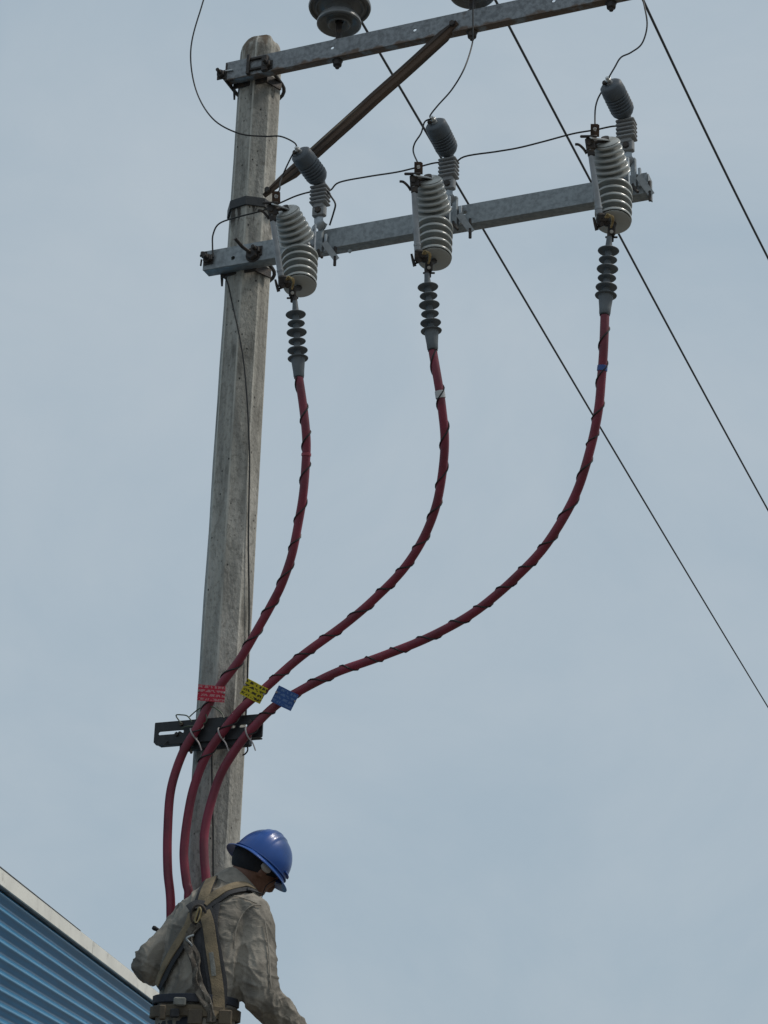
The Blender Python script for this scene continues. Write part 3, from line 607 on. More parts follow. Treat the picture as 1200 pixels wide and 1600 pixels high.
# ================================================================== SURGE ARRESTERS
ARR = []
def arrester(foot, blk, low, cap, label):
    F_ = PA(*foot, ARM_OFF - .012); Bk = PA(*blk, ARM_OFF - .04)
    e = thing('surge_arrester', F_, label, 'surge arrester', 'surge arresters on the lower crossarm')
    s_ = ppm(Bk); r_, t_ = imgdir(Bk, 1, 0), (CAM - Bk).normalized()
    # finned insulating bracket
    X = U; 
    b_ = MB(); hh = .105
    b_.cbox(Bk + Z * .0, (.046, .036, hh), (X, W, Z), .004); b_.build('bracket', M['polymer_mid'], e)
    for k in range(5):
        MB().cbox(Bk + Z * (.048 - k * .0185), (.076, .058, .0105), (X, W, Z), .003).build('fin', M['polymer_mid'], e)
    tb = Bk - Z * .066
    MB().cbox(tb, (.058, .03, .05), (X, W, Z), .005).build('mounting_tab', M['polymer_mid'], e)
    nb = MB(); hexnut(nb, tb - W * .018, W, .0145, .012); nb.build('mounting_bolt', M['dark_metal'], e)
    # bent strap down to the arm
    p0 = tb - Z * .015 - W * .002
    st = catmull([p0, p0 - Z * .035, p0 - Z * .052 + W * .012 + U * .010, F_ + Z * .005 + U * .004], 5)
    MB().tube(st, .005, 4, sq=4.2, hint=W).build('mounting_strap', M['galv_light'], e, 30)
    # body
    Lo = PA(*low, ARM_OFF - .05); sc = ppm(Lo); dx, dy = cap[0] - low[0], cap[1] - low[1]; tw = .46
    ax = imgdir(Lo, dx, dy, tw); L = math.hypot(dx, dy) / sc / math.sqrt(1 - tw * tw) + .005
    R = .047; pr = [(0, -.012), (.024, -.012), (.034, -.004), (R - .002, .012), (R, .022)]
    n = 5; t0 = .024; t1 = L - .055; p_ = (t1 - t0) / n
    for k in range(n):
        t = t0 + k * p_; pr += [(R, t + p_ * .1), (R + .0015, t + p_ * .38), (R - .0005, t + p_ * .56), (R - .0045, t + p_ * .68), (R - .0045, t + p_ * .80)]
    pr += [(R, t1), (R + .001, t1 + .012), (R - .002, L - .008), (R - .011, L), (.014, L + .002), (0, L + .002)]
    MB().lathe(Lo, ax, pr, 32).build('housing', M['polymer'], e, 45)
    MB().tube(catmull([Bk + Z * .045, Bk + Z * .075, Lo + ax * .006], 5), .021, 12).build('neck', M['polymer'], e)
    C = Lo + ax * (L + .002); sd = imgdir(Lo, -1, -.1, 0); sd = (sd - ax * sd.dot(ax)).normalized()
    tb = MB(); tb.lathe(C, ax, [(.013, 0), (.013, .008), (.007, .009), (.007, .03), (0, .031)], 12); hexnut(tb, C + ax * .016, ax, .0135, .010); tb.build('terminal', M['silver'], e)
    cl = MB(); cl.cbox(C + sd * .014 + ax * .011, (.024, .02, .014), (sd, ax.cross(sd), ax), .003); cl.build('wire_clamp', M['dark_metal'], e)
    ARR.append(dict(C=C + ax * .02, base=Bk, low=Lo))
arrester((506, 358), (500, 310), (499, 280), (470, 241), 'surge arrester nearest the pole, overlapping the rusty brace')
arrester((709, 318), (701, 268), (701, 237), (680, 195), 'middle surge arrester of the three, beside the middle cutout')
arrester((987, 255), (979, 208), (976, 178), (953, 134), 'surge arrester highest at the right, beside the last cutout')

# ================================================================== WIRES ABOUT THE EQUIPMENT
def wire(name, pts, r, label, group=None, m='wire', sub=8, cat='wire'):
    o = MB().tube(catmull(pts, sub), r, 7).build(name, M[m], None); return tag(o, label, cat, group)
WG = 'thin jumper wires feeding arresters and cutouts'
def Yat(p): return p.y
y1 = ARR[0]['C'].y; yi = INS[0].y
wire('jumper_wire', [INS[0] + Z * .29 - W * .06, P(470, -75, yi - .02), P(390, -75, yi - .04), P(335, -35, yi - .05), P(312, 20, yi - .06), P(298, 80, yi - .06), P(306, 140, yi - .05), P(332, 185, y1 + .04), P(372, 208, y1 + .02), P(412, 213, y1 + .02), P(438, 213, y1), P(460, 223, y1), ARR[0]['C']], .0034, 'jumper wire looping out left across the pole to the nearest arrester', WG)
wire('jumper_wire', [ARR[0]['C'], P(458, 240, y1 + .02), P(447, 262, y1 + .12), P(438, 284, y1 + .12), P(437, 296, CUT[0]['tab'].y + .02), CUT[0]['tab']], .0034, 'short jumper wire from the nearest arrester to the nearest cutout', WG)
y2 = ARR[1]['C'].y; yi = INS[1].y
wire('jumper_wire', [INS[1] + Z * .29 - W * .06, P(742, -30, yi - .14), P(739, 10, yi - .12), P(739, 50, yi - .12), P(737, 72, yi - .12), P(725, 108, y2), P(706, 140, y2), P(684, 165, y2), P(672, 181, y2), ARR[1]['C']], .0034, 'jumper wire crossing the upper crossarm down to the middle arrester', WG)
wire('jumper_wire', [ARR[1]['C'], P(664, 190, y2), P(658, 208, y2), P(648, 224, y2 + .02), P(646, 238, y2 + .02), CUT[1]['tab'] + CUT[1]['u'] * .01], .0034, 'short jumper wire from the middle arrester to the middle cutout', WG)
y3 = ARR[2]['C'].y; yi = INS[2].y
wire('jumper_wire', [INS[2] + Z * .29 - W * .06, P(985, -60, yi - .1), P(1000, -15, yi - .08), P(1007, 10, y3 + .02), P(1011, 40, y3), P(1003, 68, y3), P(986, 82, y3), P(970, 90, y3), P(960, 106, y3), ARR[2]['C']], .0034, 'jumper wire dropping from above to the arrester at the right', WG)
wire('jumper_wire', [ARR[2]['C'], P(942, 140, y3 + .05), P(934, 155, y3 + .06), P(930, 172, y3 + .04), CUT[2]['tab'] + CUT[2]['u'] * .01], .0034, 'short jumper wire from the right arrester to the right cutout', WG)
# earth bus linking the arrester feet
def PB(x, y, o=-.2): return PA(x, y, o)
wire('earth_bus_wire', [P_arm(333, 402, .012), P_arm(332, 385, .012), PB(333, 366, -.17), PB(343, 349, -.18), PB(372, 339), PB(410, 329), PB(440, 316), PB(463, 306), PB(485, 300), ARR[0]['base'] + W * .0 - U * .03 + Z * .03, ARR[0]['base'] + U * .03 + Z * .05 + W * .03,
     PB(530, 285), PB(575, 276), PB(620, 269), PB(650, 262), PB(685, 254), ARR[1]['base'] + W * .03 + Z * .04, PB(725, 245), PB(775, 237), PB(810, 231), PB(850, 221), PB(895, 209), PB(930, 203), PB(962, 197), ARR[2]['base'] + W * .02 + Z * .03], .0036,
     'long thin earth wire strung behind the cutouts from arrester to arrester', sub=6)
wire('earth_tail_wire', [ARR[0]['base'] + U * .03 + Z * .035, PB(518, 308, -.2), PB(524, 319, -.2), PB(521, 333, -.19), PB(515, 352, -.18)], .004, 'short black earth tail curling down beside the nearest arrester')
# earth lead running down the pole face
def on_pole(x, y, g=.006):                   # first hit of the sight line with the pole's circle
    d = ray(x, y); R = pole_r(3.5) * 1.06 + g
    a = d.x * d.x + d.y * d.y; ox, oy = CAM.x - POLE.x, CAM.y - POLE.y; b = 2 * (ox * d.x + oy * d.y); c_ = ox * ox + oy * oy - R * R
    disc = b * b - 4 * a * c_
    if disc < 0: t = -b / (2 * a)
    else: t = (-b - math.sqrt(disc)) / (2 * a)
    return CAM + d * t
wire('earth_lead', [PA(352, 433, -.12), PA(357, 447, -.11)] + [on_pole(x, y) for x, y in ((363, 475), (371, 510), (380, 560), (385, 610), (388, 660), (390, 720), (389, 780), (388, 850), (389, 920), (389, 980), (387, 1040), (386, 1085), (384, 1120))], .0035, 'thin black earth lead running down the concrete pole face')
wire('earth_lead', [on_pole(x, y) for x, y in ((331, 1165), (331, 1200), (332, 1250), (333, 1300), (333, 1350), (334, 1420), (334, 1500))] + [POLE + Vector((-.005, -.112, z)) for z in (2.2, 1.2, .3, -.1)], .0035, 'thin dark wire down the pole below the black cable bar, behind the cables')

# ================================================================== CABLE BAR ON THE POLE
BAR_OFF = -.155
def cable_bar():
    o = PA(326, 1140, BAR_OFF); s0 = (PA(241, 1145, BAR_OFF) - o).dot(U); s1 = (PA(410, 1133, BAR_OFF) - o).dot(U)
    h = .092; z0 = -h / 2 
    e = thing('cable_bar', o + Z * z0, 'black slotted cable support bar strapped across the pole', 'cable bracket')
    b = .012
    out = [(s0 + b, z0), (s1 - .004, z0), (s1, z0 + .004), (s1, h / 2 - .004), (s1 - .004, h / 2), (s0 + .002, h / 2), (s0, h / 2 - .003), (s0, z0 + b)]
    sl = [slot(s0 + .016, s0 + .13, -.006, .009), slot(.045, .115, -.002, .010), slot(.130, .165, -.002, .010)]
    MB().plate(o, U, Z, W, out, sl, .008).build('face_plate', M['black_bar'], e, 30)
    for zz in (h / 2 - .003, z0 + .003): MB().cbox(o + U * ((s0 + s1) / 2) + W * .024 + Z * zz, (s1 - s0 - .03, .03, .006), (U, W, Z), .001).build('lip', M['black_bar'], e)
    MB().cbox(o - Z * .056 + W * .028 + U * .02, (.30, .034, .03), (U, W, Z), .004).build('back_rail', M['black_bar'], e)
    R = pole_r(o.z) + .008; pts = [POLE + U * (math.cos(g) * R) + W * (math.sin(g) * R) + Z * o.z for g in [math.pi * k / 12 for k in range(13)]]
    MB().tube([POLE + U * R + W * (BAR_OFF + .01) + Z * o.z] + pts + [POLE - U * R + W * (BAR_OFF + .01) + Z * o.z], .007, 8).build('strap', M['dark_metal'], e)
    for px in ((276, 1147), (283, 1131), (391, 1128), (300, 1162)):
        q = PA(*px, BAR_OFF - .004); nb = MB(); hexnut(nb, q, W, .009, .01); nb.build('nut', M['dark_metal'], e)
    for path in (((283, 1130), (275, 1118), (284, 1117), (293, 1119), (300, 1128)), ((296, 1120), (312, 1107), (330, 1104), (345, 1113), (350, 1122)), ((284, 1138), (292, 1135), (310, 1133), (322, 1128), (322, 1116))):
        MB().tube(catmull([PA(*p, BAR_OFF - .012 - .004 * k) for k, p in enumerate(path)], 6), .0026, 6).build('binding_wire', M['green_wire'], e)
    MB().tube(catmull([PA(*p, BAR_OFF + .02) for p in ((386, 1163), (387, 1172), (383, 1178), (379, 1180))], 6), .003, 6).build('binding_wire', M['wire'], e)
    MB().tube([PA(295, 1166, BAR_OFF), PA(299, 1176, BAR_OFF - .02)], .006, 7).build('bolt', M['dark_metal'], e)
    MB().tube([PA(262, 1158, BAR_OFF - .004), PA(255, 1166, BAR_OFF - .02)], .003, 6).build('wire_end', M['wire'], e)
cable_bar()

# ================================================================== POWER CABLES
CAB = {}
def cable(i, term, path, colour, label, wraps):
    K = CUT[i]['K']; y0 = K.y
    n = len(path)
    zs = []
    ybar = [0, 0, 0]
    # depth runs from the cutout to the front of the bar on the pole, then close before the pole
    for k, (x, y) in enumerate(path):
        yb = PA(x, y, BAR_OFF - .026).y if y > 1105 else None
        zs.append(yb)
    kb = next(k for k in range(n) if zs[k] is not None)
    ys = []
    for k in range(n):
        if k <= kb:
            f = k / kb; f = f * f * (3 - 2 * f); ys.append(y0 + (PA(*path[kb], BAR_OFF - .026).y - y0) * f)
        else: ys.append(zs[k])
    pts = [P(x, y, yy) for (x, y), yy in zip(path, ys)]
    end = pts[-1]
    pts += [end + Vector((.012, -.004, -.25)), end + Vector((.02, 0, -.8)), Vector((end.x + .02, end.y, .4)), Vector((end.x + .02, end.y, -.1))]
    wob = lambda p: p + Vector((noise.noise(p * 5), noise.noise(p * 5 + Vector((9, 0, 0))), noise.noise(p * 5 + Vector((0, 9, 0))))) * .0055
    cp = [wob(p) for p in catmull(pts, 10)]
    e = thing('power_cable', Vector((end.x + .02, end.y, 0)), label, 'cable', 'red medium voltage cables')
    jit = [p for p in cp]
    MB().tube(jit, .0172, 14).build('jacket', M['cable'], e, 60)
    # termination: lug, stress cone with six rain sheds
    top = P(*term[0], y0); bot = pts[0]; ax = (top - bot).normalized(); L = (top - bot).length
    pr = [(0, -.004), (.0195, -.004), (.0215, 0), (.0225, .02), (.028, L * .215), (.0290, L * .225), (.041, L * .229), (.042, L * .236), (.028, L * .250), (.0150, L * .270)]
    n_s = 5; a0 = L * .275; a1 = L * .875
    for k in range(n_s):
        t = a0 + (a1 - a0) * (k + .55) / n_s; r = .0415 if k % 2 == 0 else .0355
        if k in (1, 3): pass
        pr += [(.0128, t - .010), (.0135, t - .004), (.022, t - .0025), (r - .002, t - .0025), (r, t), (r - .001, t + .002), (.021, t + .0065), (.0140, t + .010), (.0130, t + .014)]
    pr += [(.0130, L * .90), (.0115, L * .94), (.0105, L), (0, L)]
    MB().lathe(bot, ax, pr, 24).build('termination', M['term'], e, 40)
    lg = MB(); lg.tube([bot + ax * (L - .02), top + ax * .02, K - CUT[i]['u'] * .02], .0095, 10); lg.cbox(K - CUT[i]['u'] * .03, (.018, .012, .03), (CUT[i]['r'], CUT[i]['t'], CUT[i]['u']), .003); lg.build('lug', M['dark_metal'], e)
    MB().lathe(bot - ax * .004, -ax, [(.0195, 0), (.0198, .004), (.0178, .006)], 14).build('seal_ring', M['wire'], e)
    # thin bare wire wound loosely around the jacket
    sp = [wob(p) for p in catmull(pts[:n], 40)]; fr = frames(sp); q = []; g = random.random() * 6; acc = 0
    kend = int(len(sp) * wraps)
    for k in range(6, kend):
        acc = (sp[k] - sp[k - 1]).length
        g += acc / (.12 + .085 * noise.noise(Vector((k * .02, i * 5.3, 0)))) * 2 * math.pi * .85
        rr = .0192 + .0012 * max(0, noise.noise(Vector((k * .05, i * 3.1, 4)))) 
        t, a, b = fr[k]; q.append(sp[k] + a * math.cos(g) * rr + b * math.sin(g) * rr)
    MB().tube(q[::3], .003, 6).build('drain_wire', M['wire'], e)
    CAB[i] = dict(pts=pts, path=path, ys=ys, e=e, sp=sp)
cable(0, ((461, 471),), [(467, 588), (473, 630), (477, 675), (478, 710), (475, 760), (469, 805), (457, 865), (441, 912), (424, 946), (400, 988), (374, 1030), (345, 1070), (326, 1100), (307, 1137), (288, 1170), (274, 1210), (265, 1250), (261, 1300), (262, 1360), (267, 1418)], 'red', 'red power cable with a red tag, from the cutout nearest the pole', .70)
cable(1, ((667, 428),), [(676, 545), (684, 595), (691, 640), (695, 685), (692, 735), (681, 790), (661, 842), (630, 890), (590, 932), (540, 975), (480, 1020), (415, 1074), (380, 1106), (347, 1145), (322, 1180), (304, 1225), (293, 1275), (287, 1322), (287, 1350), (290, 1378), (294, 1405)], 'yellow', 'red power cable with a yellow tag, from the middle cutout', .72)
cable(2, ((952, 371),), [(945, 490), (943, 530), (940, 580), (933, 645), (918, 720), (893, 785), (850, 855), (800, 908), (745, 953), (690, 985), (610, 1020), (530, 1050), (470, 1080), (430, 1103), (398, 1136), (369, 1172), (345, 1210), (329, 1256), (320, 1300), (319, 1340), (322, 1390)], 'blue', 'red power cable with a blue tag, sweeping furthest right to the end cutout', .72)
# tape marks
for i, (px, cc, nm) in enumerate(((690, 617, 'pale'),)):
    pass
def tape(ci, y, colr, w):
    sp = CAB[ci]['sp']; k = min(range(1, len(sp) - 1), key=lambda j: abs((CAM + ray(600, y) - CAM).normalized().z - (sp[j] - CAM).normalized().z) + 0)
    # find by projected height
    def py(p): d = p - CAM; return 800 - d.dot(UP) / d.dot(FW) * FPX
    k = min(range(1, len(sp) - 1), key=lambda j: abs(py(sp[j]) - y)); ax = (sp[k + 1] - sp[k - 1]).normalized()
    MB().lathe(sp[k] - ax * w / 2, ax, [(.0178, 0), (.0196, .001), (.0198, w - .001), (.0178, w)], 14).build('tape_band', mat('tape', colr, .5), CAB[ci]['e'])
tape(1, 617, (.5, .5, .5), .03); tape(2, 576, (.04, .085, .26), .022); tape(0, 710, (.3, .05, .07), .012)

# ================================================================== CABLE TAGS AND TIES
def tagmat(name, base, ink):
    m = bpy.data.materials.new(name); m.use_nodes = True; nt = m.node_tree; N = nt.nodes; L = nt.links; b = N['Principled BSDF']; b.inputs['Roughness'].default_value = .45
    t = N.new('ShaderNodeTexCoord'); sp = N.new('ShaderNodeSeparateXYZ'); L.new(t.outputs['Object'], sp.inputs[0])
    def mth(op, a, b_=None):
        n = N.new('ShaderNodeMath'); n.operation = op
        for i, q in enumerate((a, b_)):
            if q is None: continue
            if isinstance(q, (int, float)): n.inputs[i].default_value = q
            else: L.new(q, n.inputs[i])
        return n.outputs[0]
    row = mth('FRACT', mth('MULTIPLY', mth('ADD', sp.outputs[1], .032), 1 / .0162))      # four printed lines
    inrow = mth('MULTIPLY', mth('GREATER_THAN', row, .22), mth('LESS_THAN', row, .80))
    cell = N.new('ShaderNodeTexNoise'); cell.inputs['Scale'].default_value = 125; cell.inputs['Detail'].default_value = 1; mpp = N.new('ShaderNodeMapping'); mpp.inputs['Scale'].default_value = (1, .55, 0); L.new(t.outputs['Object'], mpp.inputs[0]); L.new(mpp.outputs[0], cell.inputs['Vector'])
    ink_f = mth('MULTIPLY', inrow, mth('GREATER_THAN', cell.outputs[0], .49))
    x = N.new('ShaderNodeMix'); x.data_type = 'RGBA'; L.new(ink_f, x.inputs[0]); x.inputs[6].default_value = (*base, 1); x.inputs[7].default_value = (*ink, 1); L.new(x.outputs[2], b.inputs['Base Color'])
    return m
def cable_tag(ci, px, w, h, ang, base, ink, name, label):
    yy = min(CAB[ci]['sp'], key=lambda p: (P(*px, p.y) - p).length).y - .035
    o = P(*px, yy); e = bpy.data.objects.new('cable_tag', None)
    r_ = imgdir(o, math.cos(rad(ang)), math.sin(rad(ang))); u_ = imgdir(o, math.sin(rad(ang)), -math.cos(rad(ang))); n_ = r_.cross(u_)
    n_ = (n_ + Vector((random.uniform(-.2, .2), 0, random.uniform(-.25, .05)))).normalized(); r_ = (r_ - n_ * r_.dot(n_)).normalized(); u_ = n_.cross(r_)
    rot = Matrix(((r_.x, u_.x, n_.x, 0), (r_.y, u_.y, n_.y, 0), (r_.z, u_.z, n_.z, 0), (0, 0, 0, 1)))
    mb = MB(); nx = 8; vs_ = []; fs = []                     # a thin card, slightly curled
    for s_ in (0, .0012):
        for j in range(3):
            for k in range(nx + 1):
                x = -w / 2 + w * k / nx; y = -h / 2 + h * j / 2; vs_.append((x, y, s_ - .9 * x * x + .0015 * math.sin(k * 1.3 + ci)))
    m = nx + 1
    for j in range(2):
        for k in range(nx): a = j * m + k; fs += [(a, a + m, a + m + 1, a + 1), (27 + a, 27 + a + 1, 27 + a + m + 1, 27 + a + m)]
    rim = [k for k in range(m)] + [m * 1 + nx, m * 2 + nx] + [m * 2 + k for k in range(nx - 1, -1, -1)] + [m]
    for q in range(len(rim)): a, b_ = rim[q], rim[(q + 1) % len(rim)]; fs.append((a, b_, 27 + b_, 27 + a))
    mb.add(vs_, fs); me = mb.mesh('cable_tag', 30); ob = bpy.data.objects.new('cable_tag', me); col.objects.link(ob); me.materials.append(tagmat(name, base, ink)); ob.matrix_world = Matrix.Translation(o) @ rot
    tag(ob, label, 'tag', 'printed tags tied to the cables')
    for sx in (-1, 1):
        tb = MB(); tb.tube(catmull([(sx * w * .46, h * .1, .003), (sx * w * .47, h * .1, -.01), (sx * w * .25, 0, -.045), (0, 0, -.053)], 4), .002, 6); tb.lathe((sx * w * .46, h * .1, .001), (0, 0, 1), [(.0045, 0), (.004, .003), (0, .004)], 8)
        me2 = tb.mesh('tie', 30); b2 = bpy.data.objects.new('tie', me2); col.objects.link(b2); me2.materials.append(M['tie']); b2.parent = ob
cable_tag(0, (330, 1083.5), .108, .062, 4, (.50, .022, .055), (.56, .25, .26), 'red_tag', 'red printed tag on the leftmost cable above the black bar')
cable_tag(1, (396.5, 1080), .088, .068, 28, (.62, .52, .03), (.06, .055, .02), 'yellow_tag', 'yellow printed tag on the middle cable')
cable_tag(2, (445, 1091), .086, .070, 27, (.035, .105, .32), (.12, .21, .42), 'blue_tag', 'blue printed tag on the rightmost of the three cables')
def cable_tie(ci, px, label):
    sp = CAB[ci]['sp']; k = min(range(2, len(sp) - 2), key=lambda j: (P(*px, sp[j].y) - sp[j]).length); ax = (sp[k + 2] - sp[k - 2]).normalized()
    a = (W - ax * W.dot(ax)).normalized(); b = ax.cross(a); pts = []
    for q in range(19):
        g = 2 * math.pi * q / 18; pts.append(sp[k] + (a * math.cos(g) + b * math.sin(g)) * .0205 + ax * (.012 * math.sin(g)))
    mb = MB(); mb.tube(pts, .0035, 6, False)
    o_ = pts[11]; mb.tube(catmull([pts[5], pts[5] - W * .004 - Z * .02 + U * .018, pts[5] - Z * .05 + U * .03], 5), .003, 6)
    o = mb.build('cable_tie', M['tie'], None); tag(o, label, 'cable tie', 'pale ties holding the cables to the bar')
cable_tie(0, (301, 1146), 'pale wire tie fixing the red tagged cable to the black bar')
cable_tie(1, (344, 1146), 'pale wire tie fixing the yellow tagged cable to the black bar')
cable_tie(2, (389, 1147), 'pale wire tie fixing the blue tagged cable to the black bar')

#@@PERSON
# ================================================================== LADDER AND WORKER
def loft(mb, cs, rx, ry, hint, n=24, pw=2.3):
    fr = frames([Vector(c) for c in cs], hint); vs_ = []; fs = []
    for c, a_, b_, (t, a, b) in zip(cs, rx, ry, fr):
        for k in range(n):
            g = 2 * math.pi * k / n; cx, sx = math.cos(g), math.sin(g)
            x = math.copysign(abs(cx) ** (2 / pw), cx); y = math.copysign(abs(sx) ** (2 / pw), sx)
            vs_.append(Vector(c) + a * (x * a_) + b * (y * b_))
    for i in range(len(cs) - 1):
        for k in range(n): j = (k + 1) % n; fs.append((i * n + k, i * n + j, (i + 1) * n + j, (i + 1) * n + k))
    fs.append(tuple(reversed(range(n)))); fs.append(tuple(range((len(cs) - 1) * n, len(cs) * n)))
    return mb.add(vs_, fs)
def ellipsoid(mb, c, ax, r, n=18, m=10):
    vs_ = []; fs = []
    for i in range(m + 1):
        th = math.pi * i / m
        for k in range(n):
            g = 2 * math.pi * k / n
            vs_.append(Vector(c) + ax[0] * (r[0] * math.sin(th) * math.cos(g)) + ax[1] * (r[1] * math.sin(th) * math.sin(g)) + ax[2] * (r[2] * math.cos(th)))
    for i in range(m):
        for k in range(n): j = (k + 1) % n; fs.append((i * n + k, (i + 1) * n + k, (i + 1) * n + j, i * n + j))
    return mb.add(vs_, fs)
def fuse(mb, voxel, smooth, disp=None):
    """union of overlapping closed shells as one continuous skin"""
    me = mb.mesh('tmp'); ob = bpy.data.objects.new('tmp', me); col.objects.link(ob)
    r = ob.modifiers.new('r', 'REMESH'); r.mode = 'VOXEL'; r.voxel_size = voxel; r.use_smooth_shade = True
    s = ob.modifiers.new('s', 'SMOOTH'); s.factor = .5; s.iterations = smooth
    dg = bpy.context.evaluated_depsgraph_get(); ev = ob.evaluated_get(dg); out = bpy.data.meshes.new_from_object(ev)
    bpy.data.objects.remove(ob); bpy.data.meshes.remove(me)
    if disp:
        nr = [v.normal.copy() for v in out.vertices]
        flat = BVHTree.FromPolygons([v.co.copy() for v in out.vertices], [tuple(p.vertices) for p in out.polygons])
        for v, nn in zip(out.vertices, nr): v.co += nn * min(disp(v.co), .002)
        out.update(); fuse.flat = flat
    out.polygons.foreach_set('use_smooth', [True] * len(out.polygons))
    return out
def place(name, me, m, parent, o):
    me.transform(Matrix.Translation(-Vector(o))); me.name = name
    ob = bpy.data.objects.new(name, me); col.objects.link(ob); me.materials.clear(); me.materials.append(m)
    if parent: ob.parent = parent
    else: ob.location = o
    return ob

def worker():
    sk = mat('brown_skin', (.20, .105, .07), .55, 0, (.16, .08, .055), 14, spec=.4)
    shirt_m = mat('grey_olive_work_shirt', (.29, .262, .222), .88, 0, (.155, .142, .122), 8, (1, 1, .7), (.44, .62), (.345, .31, .262), 14, (.56, .78), spec=.15)
    nt = shirt_m.node_tree; N = nt.nodes; L = nt.links; tcx = N.new('ShaderNodeTexCoord')
    prev = None
    for sc, st, dist in ((9, (1, .8, .55), .012), (19, (1.3, 1, .7), .009), (44, (1, 1, 1.4), .004), (260, (1, 1, 1), .0012)):
        m1 = N.new('ShaderNodeMapping'); m1.inputs['Scale'].default_value = st; m1.inputs['Rotation'].default_value = (.2, .5, .3); L.new(tcx.outputs['Object'], m1.inputs[0])
        q1 = N.new('ShaderNodeTexNoise'); q1.noise_type = 'RIDGED_MULTIFRACTAL'; q1.inputs['Scale'].default_value = sc; q1.inputs['Detail'].default_value = 2; q1.inputs['Distortion'].default_value = .8; L.new(m1.outputs[0], q1.inputs['Vector'])
        b1_ = N.new('ShaderNodeBump'); b1_.inputs['Strength'].default_value = .55; b1_.inputs['Distance'].default_value = dist; L.new(q1.outputs[0], b1_.inputs['Height'])
        if prev: L.new(prev, b1_.inputs['Normal'])
        prev = b1_.outputs[0]
    L.new(prev, N['Principled BSDF'].inputs['Normal'])
    trous_m = mat('dark_navy_trousers', (.028, .032, .045), .9, 0, (.05, .05, .055), 9, bump=.3, bscale=30)
    tan = mat('tan_webbing', (.215, .165, .10), .85, 0, (.12, .095, .06), 22, mix=(.35, .7), bump=.3, bscale=180)
    blk = mat('black_webbing', (.018, .019, .022), .8, 0, (.035, .035, .038), 25, bump=.2, bscale=180)
    grey_w = mat('grey_webbing', (.21, .21, .19), .85, 0, (.14, .14, .125), 20, bump=.3, bscale=150)
    gold = mat('gold_steel_hook', (.45, .36, .2), .4, .8, (.25, .19, .1), 40)
    leather = mat('brown_belt', (.115, .088, .055), .75, 0, (.07, .055, .04), 15, mix=(.35, .7), bump=.25, bscale=70)
    rubber = mat('boot_leather', (.035, .028, .022), .7, 0, (.06, .05, .04), 12, bump=.2)

    face_az = rad(30); rv = Vector((math.cos(face_az), -math.sin(face_az), 0)); fw = Vector((math.sin(face_az), math.cos(face_az), 0))
    dY = .02
    def Q(x, y, Y): return P(x, y, Y + dY)
    sp_pts = [Q(303, 1655, 6.76), Q(305, 1592, 6.78), Q(316, 1530, 6.80), Q(332, 1465, 6.84), Q(344, 1425, 6.87), Q(353, 1400, 6.90), Q(362, 1382, 6.92)]
    rx = [.150, .148, .158, .178, .168, .115, .062]; ry = [.118, .115, .122, .135, .118, .085, .060]
    RS, RE, RW = Q(392, 1432, 6.80), Q(408, 1552, 6.73), Q(480, 1632, 6.93)
    LS, LE, LW = Q(300, 1433, 7.00), Q(231, 1507, 6.95), Q(300, 1528, 7.16)
    # head
    Hc = Q(403, 1351, 6.96); t_ = (CAM - Hc).normalized()
    N_ = (imgdir(Hc, .6, -.8) * .975 - t_ * .20).normalized(); bd = imgdir(Hc, .8, .6)
    hf = bd * .88 - t_ * .47; hf = (hf - N_ * hf.dot(N_)).normalized(); hr = hf.cross(N_).normalized(); H3 = (hr, hf, N_)
    # ------- body: one continuous skin
    b = MB()
    ellipsoid(b, Hc + N_ * .012 - hf * .008, H3, (.074, .092, .100)); ellipsoid(b, Hc - N_ * .055 + hf * .028, H3, (.056, .060, .068)); ellipsoid(b, Hc - N_ * .098 + hf * .060, H3, (.026, .026, .022), 12, 8)
    ellipsoid(b, Hc - N_ * .030 + hf * .098, H3, (.013, .020, .024), 10, 6); ellipsoid(b, Hc + N_ * .008 + hf * .078, H3, (.050, .016, .012), 12, 6)
    ellipsoid(b, Hc - N_ * .068 + hf * .084, H3, (.022, .010, .009), 10, 6)
    for s_ in (-1, 1):
        ellipsoid(b, Hc - N_ * .02 - hf * .004 + hr * (s_ * .073), H3, (.010, .018, .030), 10, 6); ellipsoid(b, Hc - N_ * .025 + hf * .060 + hr * (s_ * .040), H3, (.020, .022, .022), 10, 6)
    nb_ = Q(362, 1398, 6.92)
    b.tube(catmull([nb_, nb_.lerp(Hc - N_ * .05 - hf * .02, .55), Hc - N_ * .02 - hf * .015], 4), [.060] * 5 + [.055] * 4, 16)
    loft(b, sp_pts[:-1], [r - .028 for r in rx[:-1]], [r - .028 for r in ry[:-1]], rv)
    def hand(Wp, d, up, s_):
        d = d.normalized(); up = (up - d * up.dot(d)).normalized(); sd = d.cross(up) * s_
        ellipsoid(b, Wp + d * .05, (sd, up, d), (.042, .017, .055), 14, 8)
        for k, (x, L) in enumerate(((.030, .068), (.010, .078), (-.011, .072), (-.030, .056))):
            p0 = Wp + d * .088 + sd * x; p1 = p0 + d * L * .5 - up * .008; p2 = p0 + d * L * .75 - up * .034; p3 = p0 + d * L * .68 - up * .058
            b.tube([p0 - d * .02, p0, p1, p2, p3], [.0095, .0095, .009, .0085, .0075], 8)
        q0 = Wp + d * .025 + sd * .03; b.tube([q0, q0 + sd * .025 + d * .022 - up * .012, q0 + sd * .030 + d * .05 - up * .03, q0 + sd * .020 + d * .07 - up * .045], [.013, .0115, .0105, .008], 8)
    for S, E_, W_, s_ in ((RS, RE, RW, 1), (LS, LE, LW, -1)):
        b.tube([sp_pts[4], S, E_, W_, W_ + (W_ - E_).normalized() * .03], [.05, .045, .036, .026, .026], 12); hand(W_, W_ - E_, Z, s_)
    hip = sp_pts[0]; fz = hip.z - .80
    legs = []
